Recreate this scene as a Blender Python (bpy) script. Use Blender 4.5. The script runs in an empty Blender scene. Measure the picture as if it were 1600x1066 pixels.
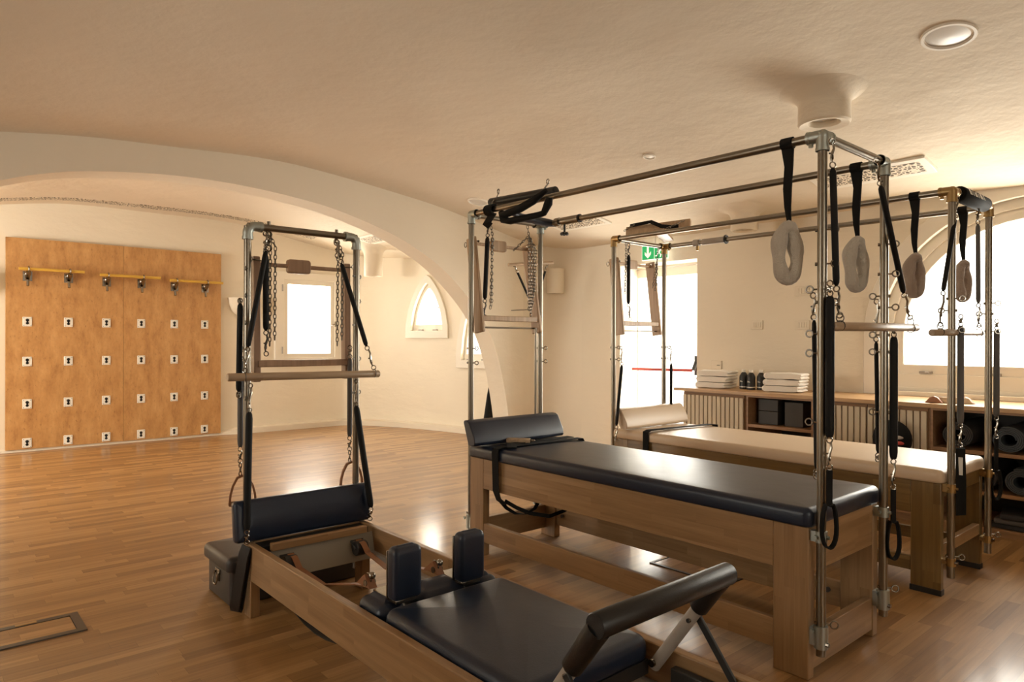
import bpy, bmesh, math, random
from math import sin, cos, pi, radians
from mathutils import Vector, Matrix
from mathutils.geometry import tessellate_polygon
random.seed(7)
S = bpy.context.scene
COL = S.collection
# ---------------------------------------------------------------- camera
F, YAW, PITCH, ROLL, H = 1071.2, .8568, -.0007, .0032, 1.3
fw = Vector((-sin(YAW)*cos(PITCH), cos(YAW)*cos(PITCH), sin(PITCH)))
rt = Vector((cos(YAW), sin(YAW), 0)); up = rt.cross(fw)
r2 = cos(ROLL)*rt + sin(ROLL)*up; u2 = -sin(ROLL)*rt + cos(ROLL)*up
cd = bpy.data.cameras.new('camera'); cam = bpy.data.objects.new('camera', cd); COL.objects.link(cam)
cd.sensor_width = 36; cd.lens = F*36/1600; cd.clip_start = .05; cd.clip_end = 100
cam.matrix_world = Matrix(((r2.x, u2.x, -fw.x, 0), (r2.y, u2.y, -fw.y, 0), (r2.z, u2.z, -fw.z, H), (0, 0, 0, 1)))
S.camera = cam
# ---------------------------------------------------------------- world, light, exposure
S.view_settings.view_transform = 'Standard'; S.view_settings.look = 'None'
S.view_settings.gamma = 1; S.view_settings.use_curve_mapping = False
S.view_settings.exposure = 0.76
W = bpy.data.worlds.new('world'); S.world = W; W.use_nodes = True
W.node_tree.nodes['Background'].inputs[0].default_value = (1, .95, .87, 1)
W.node_tree.nodes['Background'].inputs[1].default_value = 3.0
def area(name, loc, target, sx, sy, power, col=(1, .955, .88)):
    d = bpy.data.lights.new(name, 'AREA'); d.shape = 'RECTANGLE'; d.size = sx; d.size_y = sy
    d.energy = power; d.color = col
    o = bpy.data.objects.new(name, d); COL.objects.link(o); o.location = loc
    o.rotation_euler = (Vector(target)-Vector(loc)).to_track_quat('-Z', 'Y').to_euler(); return o
area('daylight_arch_window', (-1.27, 6.62, 1.62), (-1.27, 0, 1.5), 2.1, 1.5, 85)
area('daylight_door', (-4.66, 6.75, 1.1), (-4.66, 0, 1.1), 1.5, 2.3, 70)
area('daylight_square_window', (-10.15, 4.4, 1.6), (0, 4.4, 1.6), 1.0, 1.3, 60)
area('daylight_pointed_window', (-8.55, 6.05, 1.75), (-7.6, 3, 1.5), .8, .9, 34)
area('daylight_low_window', (-7.4, 6.35, 1.45), (-7.0, 3, 1.3), .7, 1.1, 28)
area('daylight_left_rooms', (-8.1, -3.2, 1.6), (-8.1, 3, 1.4), 2.0, 1.5, 175)
area('fill_front_wall', (-3.2, -3.45, 1.6), (-3.2, 3, 1.2), 1.6, 1.3, 20)  # added fill light, shining in through an unseen front-wall opening
area('fill_right_wall', (2.95, 1.2, 1.6), (0, 1.6, 1.2), 1.6, 1.3, 8)  # weak added fill from the unseen right-hand wall
# ---------------------------------------------------------------- materials
def mat(name, col, rough=.5, metal=0, **k):
    m = bpy.data.materials.new(name); m.use_nodes = True
    b = m.node_tree.nodes['Principled BSDF']
    b.inputs['Base Color'].default_value = (*col, 1); b.inputs['Roughness'].default_value = rough
    b.inputs['Metallic'].default_value = metal
    for kk, v in k.items(): b.inputs[kk].default_value = v
    return m
class N:
    def __init__(s, m): s.t = m.node_tree; s.b = s.t.nodes['Principled BSDF']
    def n(s, ty, **k):
        o = s.t.nodes.new('ShaderNode'+ty)
        for a, v in k.items(): setattr(o, a, v)
        return o
    def l(s, a, b): s.t.links.new(a, b)
    def math(s, op, a, b=None, c=None):
        o = s.n('Math', operation=op)
        for i, v in enumerate((a, b, c)):
            if v is None: continue
            if isinstance(v, (int, float)): o.inputs[i].default_value = v
            else: s.l(v, o.inputs[i])
        return o.outputs[0]
    def ramp(s, fac, stops):
        o = s.n('ValToRGB'); e = o.color_ramp.elements
        while len(e) < len(stops): e.new(.5)
        for q, (p, c) in zip(e, stops): q.position = p; q.color = (*c, 1)
        s.l(fac, o.inputs[0]); return o.outputs[0]
    def noise(s, vec, scale, detail=3, rough=.5):
        o = s.n('TexNoise'); o.inputs['Scale'].default_value = scale; o.inputs['Detail'].default_value = detail
        o.inputs['Roughness'].default_value = rough
        if vec is not None: s.l(vec, o.inputs['Vector'])
        return o.outputs['Fac']
    def bump(s, h, st, dist=.01):
        o = s.n('Bump'); o.inputs['Strength'].default_value = st; o.inputs['Distance'].default_value = dist
        s.l(h, o.inputs['Height']); s.l(o.outputs[0], s.b.inputs['Normal'])
    def coord(s): return s.n('TexCoord').outputs['Object']
    def mapping(s, v, sc):
        o = s.n('Mapping'); o.inputs['Scale'].default_value = sc; s.l(v, o.inputs[0]); return o.outputs[0]
    def mix(s, f, a, b, bt='MIX'):
        o = s.n('MixRGB', blend_type=bt)
        if isinstance(f, (int, float)): o.inputs[0].default_value = f
        else: s.l(f, o.inputs[0])
        for i, v in ((1, a), (2, b)):
            if isinstance(v, tuple): o.inputs[i].default_value = (*v, 1)
            else: s.l(v, o.inputs[i])
        return o.outputs[0]
def lamella(name, ax, wd, L, c1, c2, c3, rough=.4, seam=0., wax=None, coat=0, bump=.05):
    m = mat(name, c2, rough); g = N(m); x = g.n('SeparateXYZ'); co = g.coord(); g.l(co, x.inputs[0])
    i = 'xyz'.index(ax); o = [0, 1, 2]; o.remove(i)
    u = x.outputs[i]; v = x.outputs[o[0]] if wax is None else x.outputs['xyz'.index(wax)]
    rest = [q for q in o if q != (o[0] if wax is None else 'xyz'.index(wax))][0]; w = x.outputs[rest]
    vr = g.math('DIVIDE', v, wd); row = g.math('FLOOR', vr)
    if seam == 0: row = g.math('ADD', row, g.math('MULTIPLY', g.math('FLOOR', g.math('DIVIDE', w, wd)), 13.))
    wn = g.n('TexWhiteNoise', noise_dimensions='1D'); g.l(row, wn.inputs['W'])
    uu = g.math('ADD', g.math('DIVIDE', u, L), g.math('MULTIPLY', wn.outputs['Value'], 7.)); cidx = g.math('FLOOR', uu)
    cv = g.n('CombineXYZ'); g.l(row, cv.inputs[0]); g.l(cidx, cv.inputs[1])
    w2 = g.n('TexWhiteNoise', noise_dimensions='2D'); g.l(cv.outputs[0], w2.inputs['Vector'])
    sc = [45, 45, 45]; sc[i] = 2.2
    mp = g.mapping(co, sc)
    ad = g.n('VectorMath', operation='ADD'); g.l(mp, ad.inputs[0]); g.l(w2.outputs['Color'], ad.inputs[1])
    gr = g.noise(ad.outputs[0], 1.0, 4, .6)
    base = g.ramp(w2.outputs['Value'], [(0, c1), (.5, c2), (1, c3)])
    k = g.ramp(gr, [(.28, (.76, .73, .69)), (.72, (1.12, 1.12, 1.12))])
    c = g.mix(1., base, k, 'MULTIPLY')
    if seam:
        fv = g.math('FRACT', vr); fu = g.math('FRACT', uu)
        a = g.math('LESS_THAN', fv, seam/wd); b = g.math('LESS_THAN', fu, seam/L)
        sm = g.math('MAXIMUM', a, b); c = g.mix(g.math('MULTIPLY', sm, .55), c, tuple(q*.35 for q in c1))
        g.bump(g.math('SUBTRACT', g.math('MULTIPLY', gr, .25), sm), bump, .003)
    else: g.bump(gr, bump, .002)
    g.l(c, g.b.inputs['Base Color']); g.b.inputs['Coat Weight'].default_value = coat; g.b.inputs['Coat Roughness'].default_value = .16
    return m
M = {}
M['floor'] = lamella('oak_parquet', 'y', .064, .46, (.255, .124, .038), (.36, .188, .063), (.45, .25, .094), .55, .0011, 'x', .5, .07)
BE = ((.30, .172, .078), (.335, .198, .093), (.375, .228, .112))
for a, wx in (('x', 'z'), ('y', 'z'), ('z', 'x')):
    M['beech_'+a] = lamella('beech_wood_'+a, a, .042, .38, *BE, .38, 0, wx)
    M['gold_'+a] = lamella('golden_wood_'+a, a, .05, .4, (.15, .088, .026), (.19, .113, .036), (.235, .145, .05), .32, 0, wx)
M['walnutframe'] = lamella('brown_wood', 'z', .2, 2., (.36, .22, .14), (.40, .25, .16), (.44, .28, .18), .4, 0, 'x')
M['palewood'] = lamella('pale_brown_wood', 'z', .2, 2., (.52, .36, .23), (.56, .39, .25), (.6, .43, .28), .4, 0, 'x')
M['dowel'] = lamella('dowel_wood', 'y', .3, 3., (.40, .29, .19), (.43, .31, .205), (.46, .335, .22), .4, 0, 'x')
M['counter'] = lamella('oak_counter', 'x', .3, 3., (.50, .31, .15), (.54, .34, .17), (.58, .37, .19), .4, 0, 'y')
def plaster(name, col, bs=.35, sc=3.):
    m = mat(name, col, .85); g = N(m); co = g.coord()
    n1 = g.noise(co, .8, 4); c = g.ramp(n1, [(.3, tuple(q*.95 for q in col)), (.7, tuple(min(1, q*1.03) for q in col))])
    g.l(c, g.b.inputs['Base Color'])
    a = g.noise(g.mapping(co, (1, 1, 2.2)), sc, 6, .55); g.bump(a, bs, .05); return m
M['wall'] = plaster('lime_plaster', (.80, .72, .59), .22)
M['ceil'] = plaster('ceiling_plaster', (.74, .645, .515), .42, 2.2)
M['plinth'] = plaster('plinth_plaster', (.78, .70, .58), .1)
def leather(name, col, rough=.36, st=.12):
    m = mat(name, col, rough); g = N(m); co = g.coord()
    v = g.n('TexVoronoi'); v.inputs['Scale'].default_value = 260; g.l(co, v.inputs[0])
    big = g.noise(co, 9, 3)
    g.bump(g.math('ADD', v.outputs[0], g.math('MULTIPLY', big, 6.)), st, .002); return m
M['navy'] = leather('navy_leather', (.010, .017, .036), .36)
M['black'] = leather('black_leather', (.010, .009, .009), .42)
M['boxleather'] = leather('dark_grey_leather', (.045, .04, .04), .42)
M['cream'] = leather('cream_leather', (.60, .46, .32), .38, .08)
M['tan'] = leather('tan_leather', (.27, .11, .045), .5)
M['webbing'] = mat('black_webbing', (.008, .0075, .007), .85, **{'Specular IOR Level': .25})
M['sleeve'] = mat('black_sleeve', (.006, .0055, .005), .6, **{'Specular IOR Level': .25})
M['greysleeve'] = mat('grey_sleeve', (.10, .09, .085), .55)
def steel(name, col, r=.3):
    m = mat(name, col, r, 1); g = N(m)
    n = g.noise(g.mapping(g.coord(), (30, 30, 2)), 3, 3); g.bump(n, .05, .002); return m
M['steel'] = steel('brushed_steel', (.27, .24, .195), .3)
M['chrome'] = mat('chrome', (.30, .275, .24), .22, 1)
M['chain'] = mat('chain_steel', (.20, .185, .16), .35, 1)
M['iron'] = mat('dark_iron', (.10, .09, .08), .4, .8)
M['fitting'] = steel('galvanised_fitting', (.42, .45, .42), .45)
M['brass'] = steel('brass_fitting', (.40, .27, .12), .4)
M['greymetal'] = mat('grey_painted_metal', (.36, .32, .28), .45)
M['panel'] = mat('grey_beige_panel', (.30, .26, .20), .45)
M['white'] = mat('white_paint', (.80, .74, .64), .5)
M['white2'] = mat('white_plastic', (.82, .78, .70), .45)
M['towel'] = mat('white_towel', (.85, .80, .73), .95)
g = N(M['towel']); g.bump(g.noise(g.coord(), 180, 3), .5, .004)
def fur(name, col):
    m = mat(name, col, .95, **{'Sheen Weight': .5, 'Sheen Roughness': .5}); g = N(m)
    n = g.noise(g.coord(), 120, 4, .7); g.bump(n, .8, .008); return m
M['fur'] = fur('sheepskin_fleece', (.54, .48, .40)); M['furb'] = fur('brown_fleece', (.38, .29, .23))
M['dark'] = mat('dark_plastic', (.02, .019, .018), .4)
M['darkin'] = mat('dark_grey_laminate', (.05, .043, .038), .6)
M['green'] = mat('sign_green', (.0, .36, .10), .4, **{'Emission Color': (0, .5, .14, 1), 'Emission Strength': .25})
M['signwhite'] = mat('sign_white', (.9, .93, .88), .4, **{'Emission Color': (1, 1, .9, 1), 'Emission Strength': .3})
M['red'] = mat('red_paint', (.45, .05, .035), .4)
M['yellow'] = lamella('yellow_bar_wood', 'y', .3, 3., (.70, .42, .06), (.72, .44, .07), (.74, .46, .08), .35, 0, 'x')
M['mat1'] = mat('slate_foam', (.045, .055, .065), .8); M['mat2'] = mat('charcoal_foam', (.03, .027, .027), .8)
M['flute'] = mat('fluted_cream_wood', (.60, .50, .36), .5); M['fluteback'] = mat('flute_groove_wood', (.24, .13, .06), .6)
M['cabwood'] = lamella('cabinet_wood', 'x', .3, 2., (.34, .19, .095), (.37, .21, .105), (.4, .23, .12), .45, 0, 'y')
M['lampglass'] = mat('frosted_lamp_glass', (.62, .58, .52), .3)
# glass pane that lets daylight through
m = bpy.data.materials.new('window_glass'); m.use_nodes = True; t = m.node_tree; t.nodes.clear()
o = t.nodes.new('ShaderNodeOutputMaterial'); a = t.nodes.new('ShaderNodeBsdfTransparent'); b = t.nodes.new('ShaderNodeBsdfGlossy')
b.inputs['Roughness'].default_value = .05; mx = t.nodes.new('ShaderNodeMixShader'); mx.inputs[0].default_value = .06
a.inputs[0].default_value = (.97, .97, .95, 1)
t.links.new(a.outputs[0], mx.inputs[1]); t.links.new(b.outputs[0], mx.inputs[2]); t.links.new(mx.outputs[0], o.inputs[0]); M['glass'] = m
# plywood board
m = mat('birch_plywood', (.5, .25, .1), .42); g = N(m); co = g.coord()
n1 = g.noise(g.mapping(co, (1, 3, 1.2)), 3.0, 8, .65); n2 = g.noise(g.mapping(co, (1, 5, 2.2)), 9, 6, .75)
c = g.ramp(n1, [(.28, (.36, .170, .055)), (.48, (.50, .265, .095)), (.72, (.60, .345, .14))])
k = g.ramp(n2, [(.30, (.45, .34, .26)), (.41, (.96, .94, .92)), (.7, (1.08, 1.06, 1.02))])
g.l(g.mix(1., c, k, 'MULTIPLY'), g.b.inputs['Base Color']); M['ply'] = m
# perforated grille
m = mat('perforated_grille', (.70, .60, .47), .6); g = N(m); co = g.coord()
v = g.n('TexVoronoi', feature='DISTANCE_TO_EDGE'); v.inputs['Scale'].default_value = 34; v.inputs['Randomness'].default_value = 1; g.l(co, v.inputs[0])
f = g.math('GREATER_THAN', v.outputs[0], .13); g.l(g.mix(f, (.74, .64, .50), (.10, .07, .045)), g.b.inputs['Base Color']); M['grille'] = m
# ---------------------------------------------------------------- mesh helpers
class MB:
    def __init__(s): s.v = []; s.f = []; s.M = Matrix.Identity(4)
    def add(s, vs, fs):
        n = len(s.v); s.v += [s.M @ Vector(v) for v in vs]; s.f += [tuple(i+n for i in f) for f in fs]; return s
    def box(s, x0, x1, y0, y1, z0, z1):
        return s.add([(x0, y0, z0), (x1, y0, z0), (x1, y1, z0), (x0, y1, z0), (x0, y0, z1), (x1, y0, z1), (x1, y1, z1), (x0, y1, z1)],
                     [(0, 3, 2, 1), (4, 5, 6, 7), (0, 1, 5, 4), (1, 2, 6, 5), (2, 3, 7, 6), (3, 0, 4, 7)])
    def beam(s, a, b, w, t, side):
        a = Vector(a); b = Vector(b); d = (b-a).normalized(); sd = Vector(side); sd = (sd-d*sd.dot(d)).normalized(); q = d.cross(sd)
        vs = [p+sd*w*i/2+q*t*j/2 for p in (a, b) for i, j in ((-1, -1), (1, -1), (1, 1), (-1, 1))]
        return s.add(vs, [(0, 3, 2, 1), (4, 5, 6, 7), (0, 1, 5, 4), (1, 2, 6, 5), (2, 3, 7, 6), (3, 0, 4, 7)])
    def rings(s, rs, cap=True, closed=False):
        n = len(rs[0]); vs = [p for r in rs for p in r]; fs = []
        K = len(rs)
        for k in range(K if closed else K-1):
            for i in range(n):
                j = (i+1) % n; k2 = (k+1) % K
                fs.append((k*n+i, k*n+j, k2*n+j, k2*n+i))
        if cap and not closed: fs += [tuple(range(n))[::-1], tuple(range((K-1)*n, K*n))]
        return s.add(vs, fs)
    def tube(s, pts, r, n=10, cap=True, closed=False):
        pts = [Vector(p) for p in pts]; K = len(pts); rr = r if isinstance(r, (list, tuple)) else [r]*K
        rs = []; prev = None
        for i, p in enumerate(pts):
            if closed: d = pts[(i+1) % K]-pts[i-1]
            else: d = pts[min(i+1, K-1)]-pts[max(i-1, 0)]
            d.normalize()
            if prev is None:
                a = Vector((0, 0, 1)) if abs(d.z) < .9 else Vector((1, 0, 0)); u = (a-d*a.dot(d)).normalized()
            else: u = (prev-d*prev.dot(d)).normalized()
            prev = u; w = d.cross(u)
            rs.append([p+(u*cos(2*pi*k/n)+w*sin(2*pi*k/n))*rr[i] for k in range(n)])
        return s.rings(rs, cap, closed)
    def cyl(s, a, b, r, n=16, r2=None): return s.tube([a, b], [r, r if r2 is None else r2], n)
    def torus(s, c, nrm, R, r, n=14, m=6, sx=1., dirx=None):
        nrm = Vector(nrm).normalized(); a = Vector(dirx) if dirx is not None else (Vector((0, 0, 1)) if abs(nrm.z) < .9 else Vector((1, 0, 0)))
        u = (a-nrm*a.dot(nrm)).normalized(); w = nrm.cross(u); c = Vector(c)
        return s.tube([c+u*R*sx*cos(2*pi*k/n)+w*R*sin(2*pi*k/n) for k in range(n)], r, m, closed=True)
    def sweep(s, pts, wv, w, t, closed=False):
        pts = [Vector(p) for p in pts]; K = len(pts); rs = []
        for i, p in enumerate(pts):
            d = (pts[(i+1) % K]-pts[i-1]) if closed else pts[min(i+1, K-1)]-pts[max(i-1, 0)]
            d.normalize(); a = Vector(wv[i] if isinstance(wv, list) else wv); u = (a-d*a.dot(d)).normalized(); q = d.cross(u)
            rs.append([p+u*w*i_/2+q*t*j_/2 for i_, j_ in ((-1, -1), (1, -1), (1, 1), (-1, 1))])
        return s.rings(rs, True, closed)
    def lathe(s, prof, c, n=32, cap=True):
        return s.rings([[(c[0]+r*cos(2*pi*k/n), c[1]+r*sin(2*pi*k/n), c[2]+z) for k in range(n)] for r, z in prof], cap)
    def sph(s, c, r, n=12, sc=(1, 1, 1)):
        return s.rings([[(c[0]+sc[0]*r*sin(a)*cos(2*pi*k/n), c[1]+sc[1]*r*sin(a)*sin(2*pi*k/n), c[2]-sc[2]*r*cos(a)) for k in range(n)]
                        for a in [pi*(j+.02)/(n//2+.04) for j in range(n//2+1)]])
    def pad(s, x0, x1, y0, y1, z0, z1, rc=.03, re=.02, crown=0., n=5):
        cx, cy, hx, hy = (x0+x1)/2, (y0+y1)/2, (x1-x0)/2, (y1-y0)/2; rs = []
        def ring(ins, z):
            q = max(rc-ins, .002); X = hx-ins; Y = hy-ins; out = []
            for k, (sx, sy) in enumerate(((1, 1), (-1, 1), (-1, -1), (1, -1))):
                for j in range(n+1):
                    a = (k+j/n)*pi/2; out.append((cx+sx*(X-q)+q*cos(a), cy+sy*(Y-q)+q*sin(a), z))
            return out
        for j in range(4): a = pi/2*j/3; rs.append(ring(re*.5*(1-sin(a)), z0+re*.5*(1-cos(a))))
        for j in range(6): a = pi/2*j/5; rs.append(ring(re*(1-cos(a)), z1-re+re*sin(a)))
        mn = min(hx, hy)
        for j in range(1, 5): q = j/5; rs.append(ring(re+(mn-re)*q*.95, z1+crown*sin(q*pi/2)))
        return s.rings(rs)
    def prism(s, poly, a0, a1, ax='y'):
        # poly in the other two axes (in xyz order), extruded along ax
        def P(p, q): return {'x': (q, p[0], p[1]), 'y': (p[0], q, p[1]), 'z': (p[0], p[1], q)}[ax]
        n = len(poly); tr = tessellate_polygon([[Vector((p[0], p[1], 0)) for p in poly]])
        vs = [P(p, a0) for p in poly]+[P(p, a1) for p in poly]
        fs = [tuple(t) for t in tr]+[tuple(i+n for i in t[::-1]) for t in tr]+[(i, (i+1) % n, n+(i+1) % n, n+i) for i in range(n)]
        return s.add(vs, fs)
    def frame(s, outer, inner, a0, a1, ax='y'):
        def P(p, q): return {'x': (q, p[0], p[1]), 'y': (p[0], q, p[1])}[ax]
        n = len(outer); vs = [P(p, a0) for p in outer]+[P(p, a0) for p in inner]+[P(p, a1) for p in outer]+[P(p, a1) for p in inner]; fs = []
        for i in range(n):
            j = (i+1) % n
            fs += [(i, j, n+j, n+i), (2*n+i, 3*n+i, 3*n+j, 2*n+j), (i, 2*n+i, 2*n+j, j), (n+i, n+j, 3*n+j, 3*n+i)]
        return s.add(vs, fs)
    def build(s, name, m, parent=None, smooth=True, bev=0, org=None):
        me = bpy.data.meshes.new(name)
        o = bpy.data.objects.new(name, me)
        if parent is not None: base = Vector(parent['_b']); o.parent = parent
        else:
            if org is None:
                xs = [v.x for v in s.v]; ys = [v.y for v in s.v]; zs = [v.z for v in s.v]
                org = ((min(xs)+max(xs))/2, (min(ys)+max(ys))/2, min(zs))
            base = Vector(org); o.location = base
        o['_b'] = list(base)
        me.from_pydata([v-base for v in s.v], [], s.f)
        bm = bmesh.new(); bm.from_mesh(me); bmesh.ops.recalc_face_normals(bm, faces=bm.faces); bm.to_mesh(me); bm.free()
        if smooth:
            me.polygons.foreach_set('use_smooth', [True]*len(me.polygons)); me.set_sharp_from_angle(angle=radians(42))
        me.materials.append(M[m] if isinstance(m, str) else m); COL.objects.link(o)
        if bev:
            b = o.modifiers.new('bevel', 'BEVEL'); b.width = bev; b.segments = 2; b.limit_method = 'ANGLE'; b.harden_normals = False
        return o
def thing(name, label, cat, loc, group=None):
    o = bpy.data.objects.new(name, None); COL.objects.link(o); o.location = loc; o['_b'] = list(loc); o.empty_display_size = .1
    o['label'] = label; o['category'] = cat
    if group: o['group'] = group
    return o
def tag(o, label, cat, group=None):
    o['label'] = label; o['category'] = cat
    if group: o['group'] = group
    return o
def struct(o): o['kind'] = 'structure'; return o
def sthing(name, loc):
    o = bpy.data.objects.new(name, None); COL.objects.link(o); o.location = loc; o['_b'] = list(loc); o['kind'] = 'structure'; return o
def lerp(a, b, t): return Vector(a).lerp(Vector(b), t)
# ---------------------------------------------------------------- room shell
VP = [(-3.4, 2.2), (-1.5, 2.55), (0, 2.74), (.45, 2.80), (1.28, 2.91), (2.3, 2.95), (3.3, 2.91), (4.0, 2.815), (4.8, 2.665), (5.5, 2.52), (6.05, 2.42), (6.6, 2.36)]
def zc(y):
    y = min(max(y, -3.39), 6.59)
    for i in range(len(VP)-1):
        if VP[i][0] <= y <= VP[i+1][0]:
            p0 = VP[max(i-1, 0)]; p1 = VP[i]; p2 = VP[i+1]; p3 = VP[min(i+2, len(VP)-1)]
            t = (y-p1[0])/(p2[0]-p1[0]); h = p2[0]-p1[0]
            m1 = (p2[1]-p0[1])/max(p2[0]-p0[0], 1e-6)*h; m2 = (p3[1]-p1[1])/max(p3[0]-p1[0], 1e-6)*h
            return (2*t**3-3*t*t+1)*p1[1]+(t**3-2*t*t+t)*m1+(-2*t**3+3*t*t)*p2[1]+(t**3-t*t)*m2
def wob(x, y): return .010*sin(1.7*x+.6*y+1)+.008*sin(2.9*y-1.1*x)+.005*sin(4.3*x+3.7*y)
def ceilz(x, y): return zc(y)+wob(x, y)
b = MB(); nx, ny = 100, 90; X0, X1, Y0, Y1 = -10.1, 3.0, -3.35, 6.5
vs = [(X0+(X1-X0)*i/nx, Y0+(Y1-Y0)*j/ny) for j in range(ny+1) for i in range(nx+1)]
n = len(vs); vv = [(x, y, ceilz(x, y)) for x, y in vs]+[(x, y, ceilz(x, y)+.15) for x, y in vs]; fs = []
for j in range(ny):
    for i in range(nx):
        q = j*(nx+1)+i; f = (q, q+1, q+nx+2, q+nx+1); fs += [f, tuple(k+n for k in f[::-1])]
struct(b.add(vv, fs).build('ceiling', 'ceil'))
struct(MB().box(-10.2, 3.0, -3.4, 6.5, -.1, 0).build('floor', 'floor', smooth=False))
def wall(name, path, top, thick, holes=(), m='wall', zoff=0):
    # path: points along the inside face; the wall's body lies to the left of the walking direction
    P = [Vector((p[0], p[1])) for p in path]; L = [0]
    for i in range(1, len(P)): L.append(L[-1]+(P[i]-P[i-1]).length)
    S_ = set(round(v, 4) for v in L)
    for h in holes:
        k = 24 if len(h) > 4 else 1
        for i in range(k+1): S_.add(round(h[0]+(h[1]-h[0])*i/k, 4))
    if len(P) > 2 or True:
        k = int(L[-1]/.07)
        for i in range(k+1): S_.add(round(L[-1]*i/k, 4))
    S_ = sorted(S_); ss = [S_[0]]
    for v in S_[1:]:
        if v-ss[-1] > 1e-3: ss.append(v)
    def nrm(i):
        d = (P[min(i+1, len(P)-1)]-P[max(i-1, 0)]).normalized(); return Vector((-d.y, d.x))
    def at(s_):
        for i in range(len(L)-1):
            if s_ <= L[i+1]+1e-6:
                t = (s_-L[i])/(L[i+1]-L[i]); return P[i].lerp(P[i+1], t), nrm(i).lerp(nrm(i+1), t)
        return P[-1], nrm(len(P)-1)
    b = MB()
    def pt(s_, z, o):
        p, q = at(s_); p = p+q*thick if o else p; return (p.x, p.y, z)
    def tp(s_): p, q = at(s_); return top(p.x, p.y) if callable(top) else top
    for a, c in zip(ss[:-1], ss[1:]):
        mid = (a+c)/2; h = [h for h in holes if h[0] < mid < h[1]]
        if not h: iv = [((0, 0), (tp(a), tp(c)))]
        else:
            h = h[0]; zf = h[4] if len(h) > 4 else (lambda s_: h[3])
            iv = [((0, 0), (h[2], h[2])), ((zf(a), zf(c)), (tp(a), tp(c)))]
        for (l0, l1), (h0, h1) in iv:
            for o_ in (0, 1): b.add([pt(a, l0, o_), pt(c, l1, o_), pt(c, h1, o_), pt(a, h0, o_)], [(0, 1, 2, 3)])
            b.add([pt(a, l0, 0), pt(c, l1, 0), pt(c, l1, 1), pt(a, l0, 1)], [(0, 1, 2, 3)])
            b.add([pt(a, h0, 0), pt(c, h1, 0), pt(c, h1, 1), pt(a, h0, 1)], [(0, 1, 2, 3)])
    for h in holes:
        zf = h[4] if len(h) > 4 else (lambda s_: h[3])
        for e in (h[0], h[1]):
            if zf(e)-h[2] > .01: b.add([pt(e, h[2], 0), pt(e, zf(e), 0), pt(e, zf(e), 1), pt(e, h[2], 1)], [(0, 1, 2, 3)])
    for e in (ss[0], ss[-1]): b.add([pt(e, 0, 0), pt(e, tp(e), 0), pt(e, tp(e), 1), pt(e, 0, 1)], [(0, 1, 2, 3)])
    me = b.build(name, m, smooth=False); bm = bmesh.new(); bm.from_mesh(me.data); bmesh.ops.remove_doubles(bm, verts=bm.verts, dist=5e-4)
    bmesh.ops.recalc_face_normals(bm, faces=bm.faces); bm.to_mesh(me.data); bm.free(); return struct(me)
TOP = lambda x, y: ceilz(x, max(min(y, 6.4), -3.3))+.05
# back wall (door, arched window); walking from +x to -x keeps the body on the far side... direction chosen so left = +y
WX = -1.27
def archz(x): return 1.33+math.sqrt(max(0, 1.07**2-(x-WX)**2))
wall('wall_back', [(-6.5, 6.05), (3.0, 6.05)], TOP, .38,
     [(-5.10+6.5, -4.08+6.5, 0, 2.15), (WX-1.07+6.5, WX+1.07+6.5, .865, 0, lambda s_: archz(s_-6.5))])
# apse wall of the far room
AP = [(-9.7, -3.3), (-9.7, 3.2), (-9.7, 4.0), (-9.7, 4.85), (-9.6, 5.06), (-9.4, 5.24), (-9.1, 5.42), (-8.7, 5.6), (-8.2, 5.75), (-7.6, 5.88), (-7.0, 5.97), (-6.5, 6.03)]
def cr(P, k=4):
    out = []
    for i in range(len(P)-1):
        p0 = Vector(P[max(i-1, 0)]); p1 = Vector(P[i]); p2 = Vector(P[i+1]); p3 = Vector(P[min(i+2, len(P)-1)])
        for j in range(k):
            t = j/k; out.append(.5*((2*p1)+(p2-p0)*t+(2*p0-5*p1+4*p2-p3)*t*t+(3*p1-p0-3*p2+p3)*t**3))
    return out+[Vector(P[-1])]
AP = AP[:1]+[tuple(p) for p in cr(AP[1:], 14)]
LA = [0]
for i in range(1, len(AP)): LA.append(LA[-1]+math.dist(AP[i], AP[i-1]))
def at_apse(s_):
    for i in range(len(LA)-1):
        if s_ <= LA[i+1]:
            t = (s_-LA[i])/(LA[i+1]-LA[i]); return Vector(AP[i]).lerp(Vector(AP[i+1]), t), (Vector(AP[i+1])-Vector(AP[i])).normalized()
def s_of(x, y): return min(((Vector((x, y))-at_apse(LA[-1]*k/2000.01)[0]).length, LA[-1]*k/2000) for k in range(2000))[1]
sw1 = s_of(-8.45, 5.68); sw2 = s_of(-7.55, 5.89); HW = .26
OG = lambda q: max(0, 1-abs(q)**1.35)**.62
pz = lambda c, hw, zb, zt: (lambda s_: zb+(zt-zb)*OG((s_-c)/hw))
wall('wall_left', AP, TOP, .3, [(3.95+3.3, 4.83+3.3, 1.01, 2.22), (sw1-.34, sw1+.34, 1.42, 0, pz(sw1, .341, 1.44, 2.2)), (sw2-.3, sw2+.3, 1.0, 0, pz(sw2, .301, 1.05, 2.0))])
wall('wall_front', [(3.0, -3.0), (-9.9, -3.0)], TOP, .3, [(5.4, 7.0, .95, 2.2), (10.1, 12.1, .85, 2.3)])
wall('wall_right', [(2.6, 6.1), (2.6, -3.1)], TOP, .3, [(4.1, 5.7, .95, 2.2)])
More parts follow.
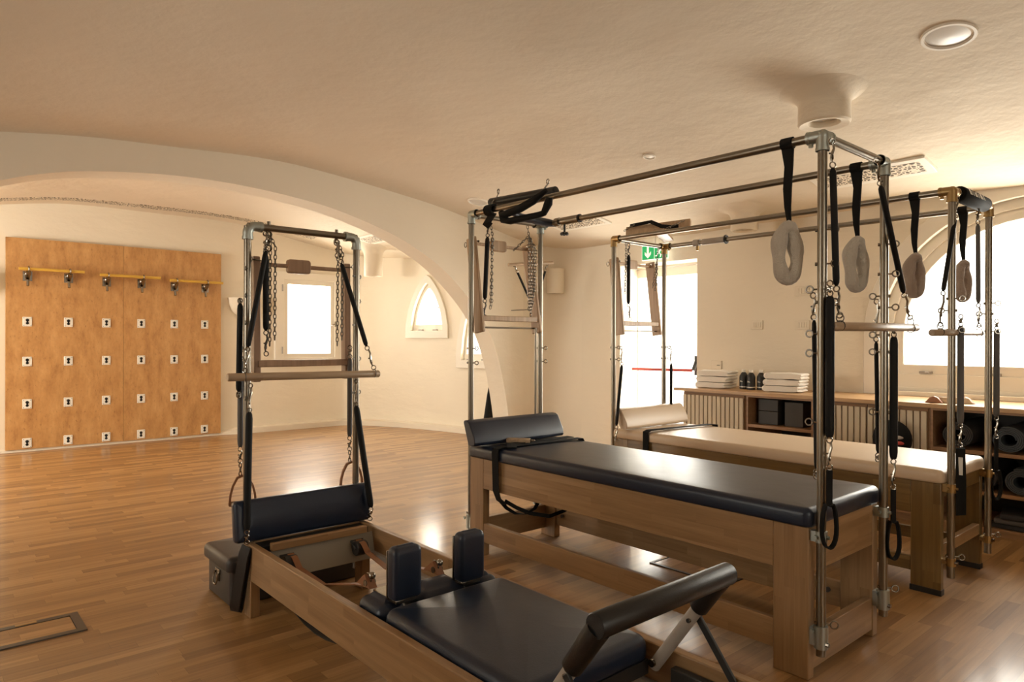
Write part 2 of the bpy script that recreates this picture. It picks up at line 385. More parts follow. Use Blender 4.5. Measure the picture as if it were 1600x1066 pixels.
# arched dividing wall
FE = [(-1.02, 0), (-1.01, .4), (-.95, .9), (-.80, 1.32), (-.45, 1.78), (-.1, 2.08), (.15, 2.28), (.448, 2.45), (.84, 2.577), (1.275, 2.645), (1.761, 2.68), (2.306, 2.668), (2.883, 2.61),
      (3.303, 2.525), (3.768, 2.385), (4.14, 2.215), (4.406, 2.05), (4.708, 1.79), (4.92, 1.55), (5.075, 1.30), (5.194, .98), (5.269, .68), (5.32, .403), (5.34, .2), (5.35, 0)]
arc = [(p[0], p[1]) for p in cr(FE, 12)]
ycols = [(-3.1+.26*k, 0.) for k in range(8)]+arc+[(5.6, 0.), (5.85, 0.), (6.1, 0.)]
ycols = [(y, max(z, 0.)) for y, z in ycols]; b = MB()
for (ya, za), (yb, zb) in zip(ycols[:-1], ycols[1:]):
    if yb-ya < 1e-5: continue
    ta, tb = ceilz(-6.3, min(ya, 6.3))+.03, ceilz(-6.3, min(yb, 6.3))+.03
    for x in (-6.2, -6.5): b.add([(x, ya, za), (x, yb, zb), (x, yb, tb), (x, ya, ta)], [(0, 1, 2, 3)])
    b.add([(-6.2, ya, za), (-6.2, yb, zb), (-6.5, yb, zb), (-6.5, ya, za)], [(0, 1, 2, 3)])
    b.add([(-6.2, ya, ta), (-6.2, yb, tb), (-6.5, yb, tb), (-6.5, ya, ta)], [(0, 1, 2, 3)])
b.add([(-6.2, -3.1, 0), (-6.5, -3.1, 0), (-6.5, -3.1, 2.4), (-6.2, -3.1, 2.4)], [(0, 1, 2, 3)])
b.add([(-6.2, 6.1, 0), (-6.5, 6.1, 0), (-6.5, 6.1, 2.4), (-6.2, 6.1, 2.4)], [(0, 1, 2, 3)])
me = b.build('wall_arch', 'wall', smooth=False); bm = bmesh.new(); bm.from_mesh(me.data); bmesh.ops.remove_doubles(bm, verts=bm.verts, dist=3e-4)
bmesh.ops.recalc_face_normals(bm, faces=bm.faces); bm.to_mesh(me.data); bm.free(); struct(me)
b = MB(); rs = []; RF = .5
for k in range(17):
    a = pi-pi/2*k/16; x, y = -6.2+RF+RF*cos(a), 6.05-RF+RF*sin(a); e = 1e-3 if 0 < k < 16 else .004
    rs.append([(x, y, 0), (x, y, ceilz(x, y)+.03), (-6.203, 6.053, ceilz(x, y)+.03), (-6.203, 6.053, 0)])
struct(b.rings(rs).build('wall_corner', 'wall'))
# plinth along the apse
pp = [Vector(at_apse(LA[-1]*i/60*.999)[0]) for i in range(12, 60)]; pp = [p for k_, p in enumerate(pp)]; b = MB(); rs = []
for i, p in enumerate(pp):
    d = (pp[min(i+1, len(pp)-1)]-pp[max(i-1, 0)]).normalized(); q = Vector((d.y, -d.x))*(.13 if p.y > 3.16 or p.x > -9.6 else .045); hq = .075 if p.y > 3.16 else .028
    rs.append([(p.x, p.y, 0), (p.x+q.x, p.y+q.y, 0), (p.x+q.x, p.y+q.y, hq), (p.x, p.y, hq+.008)])
struct(b.rings(rs).build('baseboard_left', 'plinth'))
# square window of the far room
w = sthing('window_1', (-9.8, 4.39, 1.0))
def rect(y0, y1, z0, z1): return [(y0, z0), (y1, z0), (y1, z1), (y0, z1)]
MB().frame(rect(3.87, 4.92, .93, 2.29), rect(4.0, 4.79, 1.04, 2.18), -9.72, -9.64, 'x').build('window_frame', 'white', w, bev=.006)
MB().frame(rect(3.98, 4.81, 1.02, 2.20), rect(4.06, 4.73, 1.10, 2.11), -9.78, -9.66, 'x').build('sash', 'white', w, bev=.006)
MB().box(-9.745, -9.735, 4.05, 4.74, 1.09, 2.12).build('pane', 'glass', w, smooth=False)
MB().cyl((-9.63, 3.97, 2.0), (-9.63, 3.97, 2.1), .01).cyl((-9.63, 3.97, 1.1), (-9.63, 3.97, 1.2), .01).build('hinge', 'greymetal', w)
b = MB(); b.box(-9.65, -9.63, 4.79, 4.815, 1.5, 1.58); b.cyl((-9.60, 4.80, 1.55), (-9.60, 4.72, 1.52), .007); b.build('window_handle', 'chrome', w)
# small pointed windows on the curved wall
def smallwin(k, s_, hw, zb, zs, zt):
    p, d = at_apse(s_); w = sthing('window_%d' % k, (p.x, p.y, zb)); nn = Vector((-d.y, d.x))
    T = Matrix(((d.x, nn.x, 0, p.x), (d.y, nn.y, 0, p.y), (0, 0, 1, 0), (0, 0, 0, 1)))
    def ol(h, z0, top):
        return [(-h, z0)]+[(h*sgn*q, zs+(top-zs)*OG(q)) for sgn, q in [(-1, 1-.1*i) for i in range(11)]+[(1, .1*i) for i in range(1, 11)]]+[(h, z0)]
    b = MB(); b.M = T; b.frame(ol(hw+.07, zb-.09, zt+.10), ol(hw-.03, zb+.02, zt-.02), -.045, .03); b.build('window_frame', 'white', w, bev=.005)
    b = MB(); b.M = T; b.frame(ol(hw, zb-.01, zt+.01), ol(hw-.075, zb+.11, zt-.09), .02, .09); b.build('sash', 'white', w, bev=.005)
    b = MB(); b.M = T; b.box(-hw+.02, hw-.02, .05, .056, zb+.04, zt-.03)
    b2 = MB(); b2.M = T; b2.prism(ol(hw-.07, zb+.1, zt-.08), .05, .056, 'y'); b2.build('pane', 'glass', w, smooth=False)
    b = MB(); b.M = T; b.box(hw-.06, hw-.035, -.01, .02, (zb+zt)/2-.05, (zb+zt)/2+.03); b.cyl((hw-.05, -.03, (zb+zt)/2), (hw-.14, -.03, (zb+zt)/2-.02), .007); b.build('window_handle', 'chrome', w)
    b = MB(); b.M = T; b.box(-.17, -.10, -.02, .02, zb+.02, zb+.04); b.box(.10, .17, -.02, .02, zb+.02, zb+.04); b.build('latch', 'greymetal', w)
smallwin(2, sw1, .33, 1.42, 1.5, 2.16)
smallwin(3, sw2, .29, 1.0, 1.1, 1.95)
# big arched window
w = sthing('window_4', (WX, 6.2, .87))
def AW(r, z0, zs=1.33): return [(WX-r, z0)]+[(WX-r*cos(pi*i/32), zs+r*sin(pi*i/32)) for i in range(33)]+[(WX+r, z0)]
MB().frame(AW(1.16, .866), AW(1.03, .90), 6.025, 6.08).build('window_frame', 'white', w, bev=.006)
MB().frame(AW(1.075, .87), AW(.96, .93), 6.10, 6.2).build('inner_frame', 'white', w, bev=.006)
MB().frame(AW(.975, 1.035), AW(.88, 1.115), 6.12, 6.19).build('sash', 'white', w, bev=.008)
MB().prism(AW(.90, 1.10), 6.15, 6.158, 'y').build('pane', 'glass', w, smooth=False)
MB().box(WX-.97, WX+.97, 6.11, 6.18, .92, 1.04).build('lower_panel', 'white', w, bev=.004)
b = MB()
for x in (-1.98, -1.52, -.95, -.5): b.box(x-.045, x+.045, 6.09, 6.12, 1.045, 1.063); b.cyl((x, 6.085, 1.054), (x+.03, 6.085, 1.054), .006)
b.build('latch', 'greymetal', w)
# out of frame windows; those of the main room are added to admit fill light
for k, (a, c, z0, z1, ax) in enumerate(((3.0-7.0, 3.0-5.4, .95, 2.2, 'y'), (3.0-12.1, 3.0-10.1, .85, 2.3, 'y'))):
    w = sthing('window_%d' % (5+k), ((a+c)/2, -3.1, z0))  # first one added for fill, second belongs to the far room
    MB().frame(rect(a, c, z0, z1), rect(a+.07, c-.07, z0+.07, z1-.07), -3.16, -3.1, 'y').build('window_frame', 'white', w)
    MB().box(a+.05, c-.05, -3.135, -3.13, z0+.05, z1-.05).build('pane', 'glass', w, smooth=False)
w = sthing('window_7', (2.75, 1.2, .95))  # added opening, out of view, for the fill from the right
MB().frame(rect(.4, 2.0, .95, 2.2), rect(.47, 1.93, 1.02, 2.13), 2.7, 2.76, 'x').build('window_frame', 'white', w)
MB().box(2.73, 2.735, .45, 1.95, 1, 2.15).build('pane', 'glass', w, smooth=False)
# glazed emergency door
D = sthing('door_1', (-4.7, 6.38, 0))
R2 = lambda a, c, e, f: [(a, e), (c, e), (c, f), (a, f)]
MB().frame(R2(-5.42, -3.92, 0.001, 2.24), R2(-5.27, -4.06, .001, 2.13), 6.33, 6.44).build('door_frame', 'white', D, bev=.005)
MB().frame(R2(-5.265, -4.065, .01, 2.125), R2(-5.09, -4.22, .14, 2.03), 6.36, 6.42).build('door_leaf', 'white', D, bev=.005)
MB().box(-5.19, -4.17, 6.39, 6.396, .12, 2.05).build('pane', 'glass', D, smooth=False)
pb = MB(); pb.cyl((-5.12, 6.28, .975), (-4.30, 6.28, .985), .017); pb = pb.build('push_bar', 'red', D)
b = MB()
for x in (-5.16, -4.28):
    b.box(x-.03, x+.03, 6.34, 6.38, .93, 1.14); b.beam((x, 6.35, 1.10), (x, 6.28, .985), .035, .03, (1, 0, 0))
b.build('bar_bracket', 'dark', D, bev=.006)
b = MB().frame(R2(-5.06, -4.12, 2.145, 2.30), R2(-5.0, -4.18, 2.18, 2.27), 6.36, 6.40)
# ---------------------------------------------------------------- ceiling fixtures
SP = [((-1.91, 4.16), 2.615, .15, 'near white plaster cylinder spotlight flaring from ceiling above the dark padded table'),
      ((-3.32, 5.66), 2.30, .12, 'white plaster cylinder spotlight behind the long rails, near the exit sign'),
      ((-8.73, 4.93), 2.21, .13, 'small bright plaster cylinder spotlight beyond the arch')]
for (x, y), zb, r, lab in SP:
    t = thing('ceiling_spotlight', lab, 'ceiling light', (x, y, zb)); zt = ceilz(x, y); hh = zt-zb; prof = [(r*.55, .06, 0), (r*.62, .012, 0), (r*.93, 0, 0), (r, .012, 0)]
    for j in range(15): q = j/14*pi/2; prof.append((r*.985+.11*(1-cos(q)), hh*.60+hh*.40*sin(q), (j/14)**2))
    b = MB(); rs = []
    for a, z, f in prof: rs.append([(x+a*cos(2*pi*k/40), y+a*sin(2*pi*k/40), zb+z+f*(ceilz(x+a*cos(2*pi*k/40), y+a*sin(2*pi*k/40))-zt)) for k in range(40)])
    b.rings(rs, False); b.build('housing', 'ceil', t)
    MB().lathe([(r*.56, .045), (r*.56, .055)], (x, y, zb), 24).build('lens', 'lampglass', t)
DL = [(1515, 64, .105, 'large round recessed downlight in ceiling at the upper right', 'lampglass'), (0, 0, 0, '', '')]
def slope(y): return (ceilz(0, y+.05)-ceilz(0, y-.05))/.1
def disc(name, x, y, r, lab, cat, lm='lampglass'):
    z = ceilz(x, y); th = math.atan(slope(y)); T = Matrix.Translation((x, y, z)) @ Matrix.Rotation(th, 4, 'X')
    t = thing(name, lab, cat, (x, y, z-.02))
    b = MB(); b.M = T; b.rings([[(a*cos(2*pi*k/40), a*sin(2*pi*k/40), h) for k in range(40)] for a, h in ((r, .02), (r, -.006), (r*.97, -.012), (r*.86, -.012), (r*.82, .004), (r*.82, .02))], False); b.build('trim_ring', 'white', t)
    b = MB(); b.M = T; b.rings([[(a*cos(2*pi*k/40), a*sin(2*pi*k/40), h) for k in range(40)] for a, h in ((r*.83, .005), (r*.83, -.001), (r*.45, -.006), (r*.05, -.009))]); b.build('lens', lm, t)
disc('recessed_downlight', -1.17, 3.93-.02, .125, 'large round recessed downlight in the ceiling at the upper right', 'ceiling light')
disc('recessed_downlight', -5.62, 4.40, .115, 'round recessed downlight in the ceiling above the far left corner of the dark table frame', 'ceiling light')
disc('smoke_detector', -3.36, 4.33, .05, 'small round disc on the ceiling in the middle of the long rails', 'detector', 'white2')
disc('smoke_detector', -5.0, 4.49, .05, 'small round disc on the ceiling just left of the small perforated vent', 'detector', 'white2')
def vent(x0, x1, y0, y1, lab):
    ym = (y0+y1)/2; x = (x0+x1)/2; z = ceilz(x, ym); th = math.atan(slope(ym)); hx = (x1-x0)/2; hy = (y1-y0)/2
    T = Matrix.Translation((x, ym, z)) @ Matrix.Rotation(th, 4, 'X'); t = thing('ceiling_vent', lab, 'vent', (x, ym, z-.03))
    b = MB(); b.M = T; b.box(-hx, hx, -hy, hy, -.016, .06); b.build('vent_frame', 'white', t, bev=.004)
    b = MB(); b.M = T; b.box(-hx+.05, hx-.05, -hy+.05, hy-.05, -.018, -.010); b.build('grille', 'grille', t, smooth=False)
vent(-2.52, -1.70, 5.20, 5.47, 'long perforated ceiling vent at the right behind the pole corner')
vent(-5.45, -4.72, 5.22, 5.47, 'short perforated ceiling vent at the centre above the far rail')
vent(-8.6, -7.7, 4.55, 4.85, 'perforated ceiling vent beyond the arch above the pointed window')
b = MB(); YS = [-.9+i*.2 for i in range(27)]
rs = [[(-9.40, y, ceilz(-9.4, y)-.006), (-9.22, y, ceilz(-9.2, y)-.006), (-9.22, y, ceilz(-9.2, y)+.02), (-9.40, y, ceilz(-9.4, y)+.02)] for y in YS]
tag(b.rings(rs).build('ceiling_grille_strip', 'grille'), 'long curved perforated strip in the ceiling above the plywood board', 'vent')
# plaster wall lights (half bowls)
def sconce(x, y, z, r, h, ang, lab):
    t = []; 
    for j in range(9): q = j/8; t.append((max(.004, r*sin(q*pi/2)), h*(1-cos(q*pi/2))))
    t = t+[(r*.93, h), (r*.9, h-.02), (r*.4, h-.08)]
    b = MB(); rs = [[(x+a*cos(ang+pi*(k/20-.5)), y+a*sin(ang+pi*(k/20-.5)), z+zz) for k in range(21)] for a, zz in t]
    fs = MB(); b.rings(rs, True); tag(b.build('wall_light', 'wall'), lab, 'wall light')
sconce(-9.7, 3.42, 1.62, .20, .26, 0, 'half-bowl plaster wall light right of the plywood board')
sconce(-9.7, .42, 1.75, .22, .3, 0, 'half-bowl plaster wall light left of the plywood board at the picture edge')
b = MB(); b.rings([[(-6.02+.11*cos(-pi*.75+pi*k/24), 5.92+.11*sin(-pi*.75+pi*k/24), z) for k in range(25)] for z in (1.88, 1.885, 2.18)]); tag(b.build('wall_light', 'wall'), 'half-round plaster wall light on the back wall behind the dark table tower', 'wall light')
# ---------------------------------------------------------------- plywood climbing board
BX = -9.64
B = thing('plywood_board', 'large plywood wall board with rows of white socket plates beyond the arch', 'board', (BX, 1.94, .03))
for y0, y1 in ((.75, 1.935), (1.938, 3.115)):
    MB().box(BX-.04, BX, y0, y1, .03, 2.46).build('panel', 'ply', B, smooth=False)
PY = [.953, 1.355, 1.751, 2.137, 2.525, 2.903]
for y in PY:
    for z in (1.50, 1.04, .55, .10):
        p = MB().box(BX, BX+.008, y-.045, y+.045, z-.055, z+.055).build('socket_plate', 'white2', B, bev=.004)
        b = MB().cyl((BX+.006, y, z+.018), (BX+.011, y, z+.018), .017).cyl((BX+.006, y, z-.018), (BX+.011, y, z-.018), .015).box(BX+.006, BX+.011, y-.007, y+.007, z-.02, z+.02)
        for s1 in (-1, 1):
            for s2 in (-1, 1): b.cyl((BX+.006, y+s1*.034, z+s2*.042), (BX+.011, y+s1*.034, z+s2*.042), .004, 8)
        b.build('keyhole', 'dark', p)
for i, (a, c, lab) in enumerate(((.86, 1.50, 'leftmost'), (1.66, 2.33, 'middle'), (2.44, 3.10, 'rightmost'))):
    z = 2.10-.02*i
    t = thing('wall_bar', 'yellow wooden bar on two steel brackets, %s of three on the plywood board' % lab, 'bar', (BX+.05, (a+c)/2, z-.2), 'yellow bars on the plywood board')
    MB().cyl((BX+.12, a, z), (BX+.12, c, z), .017).build('bar', 'yellow', t)
    for y in PY[2*i:2*i+2]:
        b = MB().box(BX, BX+.012, y-.045, y+.045, z-.13, z-.02).beam((BX+.01, y, z-.11), (BX+.12, y, z-.03), .04, .02, (0, 1, 0)).torus((BX+.12, y, z), (0, 1, 0), .026, .008)
        b.sph((BX+.04, y, z-.05), .035, 10).cyl((BX+.03, y, z-.12), (BX+.05, y, z-.19), .014)
        b.build('bracket', 'chrome', t)
# ---------------------------------------------------------------- hardware helpers
def hookchain(b, a, c, wire=.0028, R=.011):
    """ring, snap hook body, ring between two points"""
    a = Vector(a); c = Vector(c); d = (c-a); L = d.length; d.normalize(); sd = Vector((.66, .75, 0)); sd = (sd-d*sd.dot(d)).normalized(); nn = d.cross(sd)
    b.torus(a+d*R, nn, R, wire, 12, 5)
    b.torus(c-d*R, nn, R, wire, 12, 5)
    k0 = a+d*R*1.7; k1 = c-d*R*1.7; m_ = (k1-k0).length
    b.tube([k0+sd*.004, k0+d*m_*.25+sd*.007, k0+d*m_*.5, k0+d*m_*.75-sd*.005, k1-sd*.002], [wire*1.6, wire*1.8, wire*2.2, wire*1.8, wire*1.4], 6)
    b.torus((k0+k1)/2+d*m_*.2, sd, .007, wire*.9, 10, 5, 1.5, d)
    b.cyl((k0+k1)/2-sd*.012, (k0+k1)/2+sd*.003, wire*1.2, 6)
def links(b, pts, L=.021, wire=.0024):
    """chain links along a polyline"""
    pts = [Vector(p) for p in pts]; k = 0
    for a, c in zip(pts[:-1], pts[1:]):
        n = max(1, round((c-a).length/L)); d = (c-a).normalized()
        e = Vector((.66, .75, 0)); e = (e-d*e.dot(d)).normalized(); f = d.cross(e)
        for i in range(n):
            p = a.lerp(c, (i+.5)/n); b.torus(p, e if k % 2 else f, .0065, wire, 10, 4, 2.05, d); k += 1
def spring(lab, top, s0, s1, bot, r=.013, m='sleeve', name='resistance_spring', cat='spring', group=None, hm='chrome', taper=.6):
    t = thing(name, lab, cat, bot, group); s0 = Vector(s0); s1 = Vector(s1); d = s1-s0; L = d.length
    MB().tube([s0, s0+d*.012/L, s0+d*.03/L, s1-d*.03/L, s1-d*.012/L, s1], [r*taper*.7, r*.9, r, r, r*.9, r*taper*.7], 14).build('sleeve', m, t)
    for a, c in ((top, s0), (s1, bot)):
        if (Vector(c)-Vector(a)).length > .012: b = MB(); hookchain(b, a, c); b.build('snap_hook', hm, t)
    return t
def eye(b, p, d, R=.013):
    p = Vector(p); d = Vector(d).normalized(); b.cyl(p-d*.034, p+d*.022, .0035, 8); b.torus(p+d*(.022+R), (d.y+.2, -d.x, 0) if abs(d.x) > .5 else (1, .3, 0), R, .0032, 14, 6)
    b.cyl(p-d*.034, p-d*.026, .007, 6)
def elbow(b, c, dirs, r=.024, L=.06):
    c = Vector(c); b.sph(c, r*1.04, 14)
    for d in dirs: d = Vector(d); b.cyl(c, c+d*L, r, 18); b.tube([c+d*(L-.012), c+d*L], r*1.08, 18)
# ---------------------------------------------------------------- trapeze tables
def table(lab, cat, y0, y1, T, xp, xl, wp, fit, padm, zb, zp, label_pad):
    """y0,y1 pole rows; xp right poles; xl left poles; wp wood prefix"""
    ya, yb = y0-.031, y1+.031; L0, L1, R0, R1 = xl+.035, xl+.165, xp-.178, xp-.035
    t = thing('trapeze_table', lab, cat, ((xp+xl)/2, (y0+y1)/2, 0))
    feet = wp == 'gold'; zf = .02 if feet else 0
    lt = .05 if not feet else .042
    for xa, xb in ((L0, L1), (R0, R1)):
        for q0, q1 in ((ya, ya+lt), (yb-lt, yb)):
            MB().box(xa, xb, q0, q1, zf, zb).build('leg', wp+'_z', t, bev=.004)
            if feet: MB().box(xa-.003, xb+.003, q0-.003, q1+.003, 0, .03).build('foot', 'dark', t, bev=.002)
    za = .405
    for q0, q1 in ((ya+.001, ya+.035), (yb-.035, yb-.001)):
        MB().box(L1, R0, q0, q1, za, zb).build('side_rail', wp+'_x', t, bev=.003)
        if not feet or q0 > y1: MB().box(L1, R0, q0+.004, q1, .08, .195).build('stretcher', wp+'_x', t, bev=.003)
        else: MB().box(L1, R0, q0+.004, q1, .10, .17).build('stretcher', wp+'_x', t, bev=.003)
    for xa, xb in ((L0+.01, L0+.045), (R1-.036, R1-.003)):
        MB().box(xa, xb, ya+lt, yb-lt, za if not feet else .50, zb).build('end_rail', wp+'_y', t, bev=.003)
        e = (.03, .17) if not feet else (.20, .26)
        MB().box(xa, xb, ya+lt, yb-lt, *((.05, .2) if xa < -2 else e)).build('end_stretcher', wp+'_y' if not feet else 'beech_y', t, bev=.003)
    pd = MB().pad(L0-.012, R1+.012, ya-.012, yb+.012, zb, zp, .035, .028, .006).build('mattress', padm, t)
    b = MB()
    for x, z in ((L1+.03, .14), (R0-.05, .14), (L1+.06, .15), (R0-.03, .15)): b.cyl((x, ya+.03, z), (x, ya+.05, z), .008, 10)
    for x in (R0-.06, L1+.06): b.cyl((x, yb-.045, .15), (x, yb-.034, .15), .012, 10)
    b.build('bolt', 'iron', t)
    for x, zlo in ((xp, .10), (xl, .10)):
        for y in (y0, y1): MB().cyl((x, y, zlo), (x, y, T-.02), .0178, 20).build('pole', 'steel', t)
    for y in (y0, y1): MB().cyl((xl, y, T), (xp, y, T), .0172, 18).build('long_rail', 'steel', t)
    for x in (xl, xp): MB().cyl((x, y0, T), (x, y1, T), .0172, 18).build('cross_rail', 'steel', t)
    for x, sx in ((xp, -1), (xl, 1)):
        for y, sy in ((y0, 1), (y1, -1)):
            b = MB(); elbow(b, (x, y, T), ((sx, 0, 0), (0, sy, 0), (0, 0, -1)), .024, .058)
            b.cyl((x+sx*.045, y, T-.02), (x+sx*.045, y, T-.036), .009, 8); b.build('pipe_fitting', fit, t)
    for x, sx in ((xp, -1), (xl, 1)):
        for y in (y0, y1):
            b = MB(); zz = (.13, .215) if not feet else (.16, .20)
            b.tube([(x, y, zz[0]), (x, y, zz[1])], .026 if not feet else .023, 18)
            b.box(min(x, x+sx*.036), max(x, x+sx*.036), y-.022, y+.022, zz[0]+.01, zz[1]-.01)
            b.cyl((x-.02, y-.026, zz[1]-.02), (x-.02, y-.036, zz[1]-.02), .009, 6)
            b.build('clamp', fit, t)
            b = MB(); eye(b, (x+.012, y, zz[1]+.01), (.9, .5, 0), .014); b.cyl((x+.02, y-.005, zz[0]+.02), (x+.034, y-.005, zz[0]+.02), .009, 8); b.build('eye_bolt', 'chrome', t)
    for y in (y0, y1):
        b = MB(); z = .555
        b.tube([(xp, y, z-.022), (xp, y, z+.022)], .0225, 18); b.box(xp-.038, xp, y-.018, y+.018, z-.02, z+.02)
        b.cyl((xp-.01, y-.02, z), (xp-.01, y-.035, z), .009, 8); b.cyl((xp+.02, y, z), (xp+.032, y, z), .007, 8); b.build('pole_bracket', fit, t)
    zs = [(1.726, 1), (1.596, 1), (1.50, -1), (1.33, -1), (1.255, -1), (1.45, 1), (.99, -1)] if not feet else [(1.52, 1), (1.46, -1), (1.36, 1)]
    for y in (y0, y1):
        for z, s in zs:
            b = MB(); eye(b, (xp+s*.010, y, z), (s*.93, s*.35, 0)); b.build('eye_bolt', 'chrome', t)
    for y in (y0, y1):
        for z in (1.25, 1.16):
            b = MB(); eye(b, (xl+.01, y, z), (.9, .4, 0), .011); b.build('eye_bolt', 'chrome', t)
    return t
XP, XL = -1.2033, -3.40
table('dark padded trapeze table of pale wood with steel poles in mid studio', 'pilates table', 2.608, 3.199, 2.085, XP, XL, 'beech', 'fitting', 'navy', .585, .66, '')
XP2, XL2 = -1.172, -3.415
YA2, YB2, T2 = 3.975, 4.60, 2.068
table('cream padded trapeze table of golden wood with brass pipe fittings, near the cabinets', 'pilates table', YA2, YB2, T2, XP2, XL2, 'gold', 'brass', 'cream', .575, .645, '')
# headrest cushions
def wedge(name, m, x, y0, y1, z, lab):
    b = MB(); pr = [(x-.055, .0), (x-.105, .135), (x-.10, .15), (x-.065, .148), (x-.045, .138), (x+.005, .05), (x+.012, .015), (x+.002, 0)]
    n = 9; rs = []
    for k in range(n):
        q = k/(n-1); y = y0+(y1-y0)*q; e = .985 if k in (0, n-1) else 1
        rs.append([(x-.05+(px-(x-.05))*e, y, z+.075+(pz_-.075)*e) for px, pz_ in pr])
    return tag(b.rings(rs).build(name, m, bev=.006), lab, 'cushion')
wedge('bolster_cushion', 'navy', -3.23, 2.50, 3.25, .667, 'navy leather wedge bolster on the left end of the dark table')
wedge('bolster_cushion', 'cream', -3.23, 3.90, 4.66, .653, 'cream leather wedge bolster on the left end of the cream table')
# wood block and straps on dark table
t = thing('hand_block', 'small wooden block with metal end plates beside the navy bolster', 'block', (-3.16, 2.79, .668))
b = MB(); b.M = Matrix.Translation((-3.165, 2.80, .668)) @ Matrix.Rotation(radians(38), 4, 'Z'); b.box(-.075, .075, -.026, .026, 0, .03); b.build('block', 'dowel', t, bev=.008)
b = MB(); b.M = Matrix.Translation((-3.165, 2.80, .668)) @ Matrix.Rotation(radians(38), 4, 'Z'); b.torus((.09, 0, .018), (0, 0, 1), .012, .004); b.box(.072, .08, -.02, .02, .005, .027); b.build('end_plate', 'chrome', t)
t = thing('safety_strap', 'black webbing strap across the dark mattress, hanging down its side in loops', 'strap', (-3.06, 2.55, .3))
x = -3.085
MB().sweep([(x+.03, 3.24, .60), (x+.03, 3.243, .655), (x+.028, 3.235, .671), (x+.02, 3.05, .672), (x, 2.7, .672), (x-.01, 2.585, .672), (x-.01, 2.558, .665), (x-.01, 2.552, .64), (x-.01, 2.556, .55), (x-.005, 2.556, .42), (x+.01, 2.566, .37), (x+.03, 2.60, .34)], (1, 0, 0), .055, .004).build('band', 'webbing', t)
MB().sweep([(-3.13, 3.22, .674), (-3.13, 3.0, .675), (-3.15, 2.85, .675), (-3.12, 2.7, .676), (-3.02, 2.62, .675)], (1, .2, 0), .06, .004).build('band', 'webbing', t)
MB().sweep(cr([(-3.15, 2.60, .41), (-3.13, 2.61, .36), (-3.08, 2.63, .31), (-3.02, 2.65, .285), (-2.96, 2.67, .29), (-2.90, 2.69, .33), (-2.86, 2.70, .40)], 4) and [Vector(p) for p in [(-3.15, 2.60, .41), (-3.13, 2.61, .36), (-3.08, 2.63, .31), (-3.02, 2.65, .285), (-2.96, 2.67, .29), (-2.90, 2.69, .33), (-2.86, 2.70, .40)]], (.3, 1, 0), .025, .004).build('loop', 'webbing', t)
MB().sweep([(-3.06, 2.60, .36), (-3.0, 2.64, .325), (-2.93, 2.68, .30), (-2.85, 2.76, .285), (-2.87, 2.9, .29), (-2.88, 3.0, .31), (-2.88, 3.1, .33)], (.2, .2, 1), .022, .005).build('loop', 'webbing', t)
t = tag(MB().sweep([(-2.97, 4.64, .60), (-2.97, 4.65, .655), (-2.98, 4.6, .662), (-3.03, 4.2, .662), (-3.06, 3.95, .662), (-3.07, 3.925, .65), (-3.07, 3.925, .5), (-3.07, 3.93, .42)], (1, 0, 0), .05, .004).build('safety_strap', 'webbing'), 'black webbing strap across the cream mattress', 'strap')
# ---------------------------------------------------------------- hanging gear, right ends
def cuff(x, y, zt, z1, z2, m, lab, rail=.0172, rot=.5, w=.036):
    t = thing('fleece_cuff', lab, 'cuff', (x, y, z2), 'fleece cuffs hanging from the long rails')
    L = zt-z1
    MB().sweep([(x, y+.021*cos(a), zt+.021*sin(a)) for a in [pi*2*k/12 for k in range(12)]], (1, 0, 0), .046, .005, True).build('strap_wrap', 'webbing', t)
    pr = [(0, .05), (.25, .034), (.55, .034), (.8, .026), (1, .016)]
    MB().rings([[(x+ww*sx/2+.004*sin(q*7), y+.004*sy+.008*q, zt-.018-(L-.02)*q) for sx, sy in ((-1, -1), (1, -1), (1, 1), (-1, 1))] for q, ww in pr]).build('strap', 'webbing', t)
    d = Vector((cos(rot), sin(rot), 0)); nn = Vector((-sin(rot), cos(rot), 0)); h = (z1-z2)/2; pts = []; rr = []
    for k in range(32):
        a = 2*pi*k/32; pts.append(Vector((x, y, (z1+z2)/2))+d*(w*cos(a)*(1-.12*sin(a)))+Vector((0, 0, (h-.022)*sin(a)))+nn*.006*sin(3*a)); rr.append(.0275+.003*sin(a*5+x*9)+.002*sin(a*3))
    MB().tube(pts, rr, 12, closed=True).build('fleece_loop', m, t)
cuff(-1.342, 2.608, 2.085, 1.775, 1.527, 'fur', 'grey fleece cuff hanging from the nearest long rail', rot=.9)
cuff(-1.322, 3.199, 2.085, 1.772, 1.525, 'fur', 'grey fleece cuff hanging second from the left, from the dark table far rail', rot=1.15)
cuff(-1.345, YA2, 2.068, 1.765, 1.532, 'furb', 'brown fleece cuff in front of the left part of the arched window', rot=1.15)
cuff(-1.30, YB2, 2.068, 1.775, 1.535, 'furb', 'narrow brown fleece cuff between the two right poles of the cream table', rot=1.3)
def trapeze(x, a, c, z, r, tops, sl, lab, hang):
    t = thing('trapeze_bar', lab, 'bar', (x, (a+c)/2, z-r))
    b = MB(); y0, y1 = min(a, c), max(a, c); b.tube([(x, y0, z), (x, y0+.003, z), (x, y1-.003, z+.008), (x, y1, z+.008)], [r*.85, r, r, r*.85], 18); b.build('dowel', 'dowel', t)
    for (yt, zt), (s0, s1), yb in zip(tops, sl, hang):
        top = Vector((x-.02, yt, zt)); bot = Vector((x, yb, z+r)); 
        b = MB(); b.torus((x, yb, z+.004), (0, 1, 0), r*1.1, .002, 14, 5); b.torus(bot+Vector((0, 0, .016)), (.75, -.66, 0), .015, .0022, 14, 5); b.build('hook_ring', 'iron', t)
    return t
trapeze(-1.16, 2.600, 3.456, 1.357, .0175, ((2.60, 2.04), (3.02, 2.03)), ((0, 0), (0, 0)), 'wooden trapeze bar slung from the right end of the dark table canopy', (2.665, 3.385))
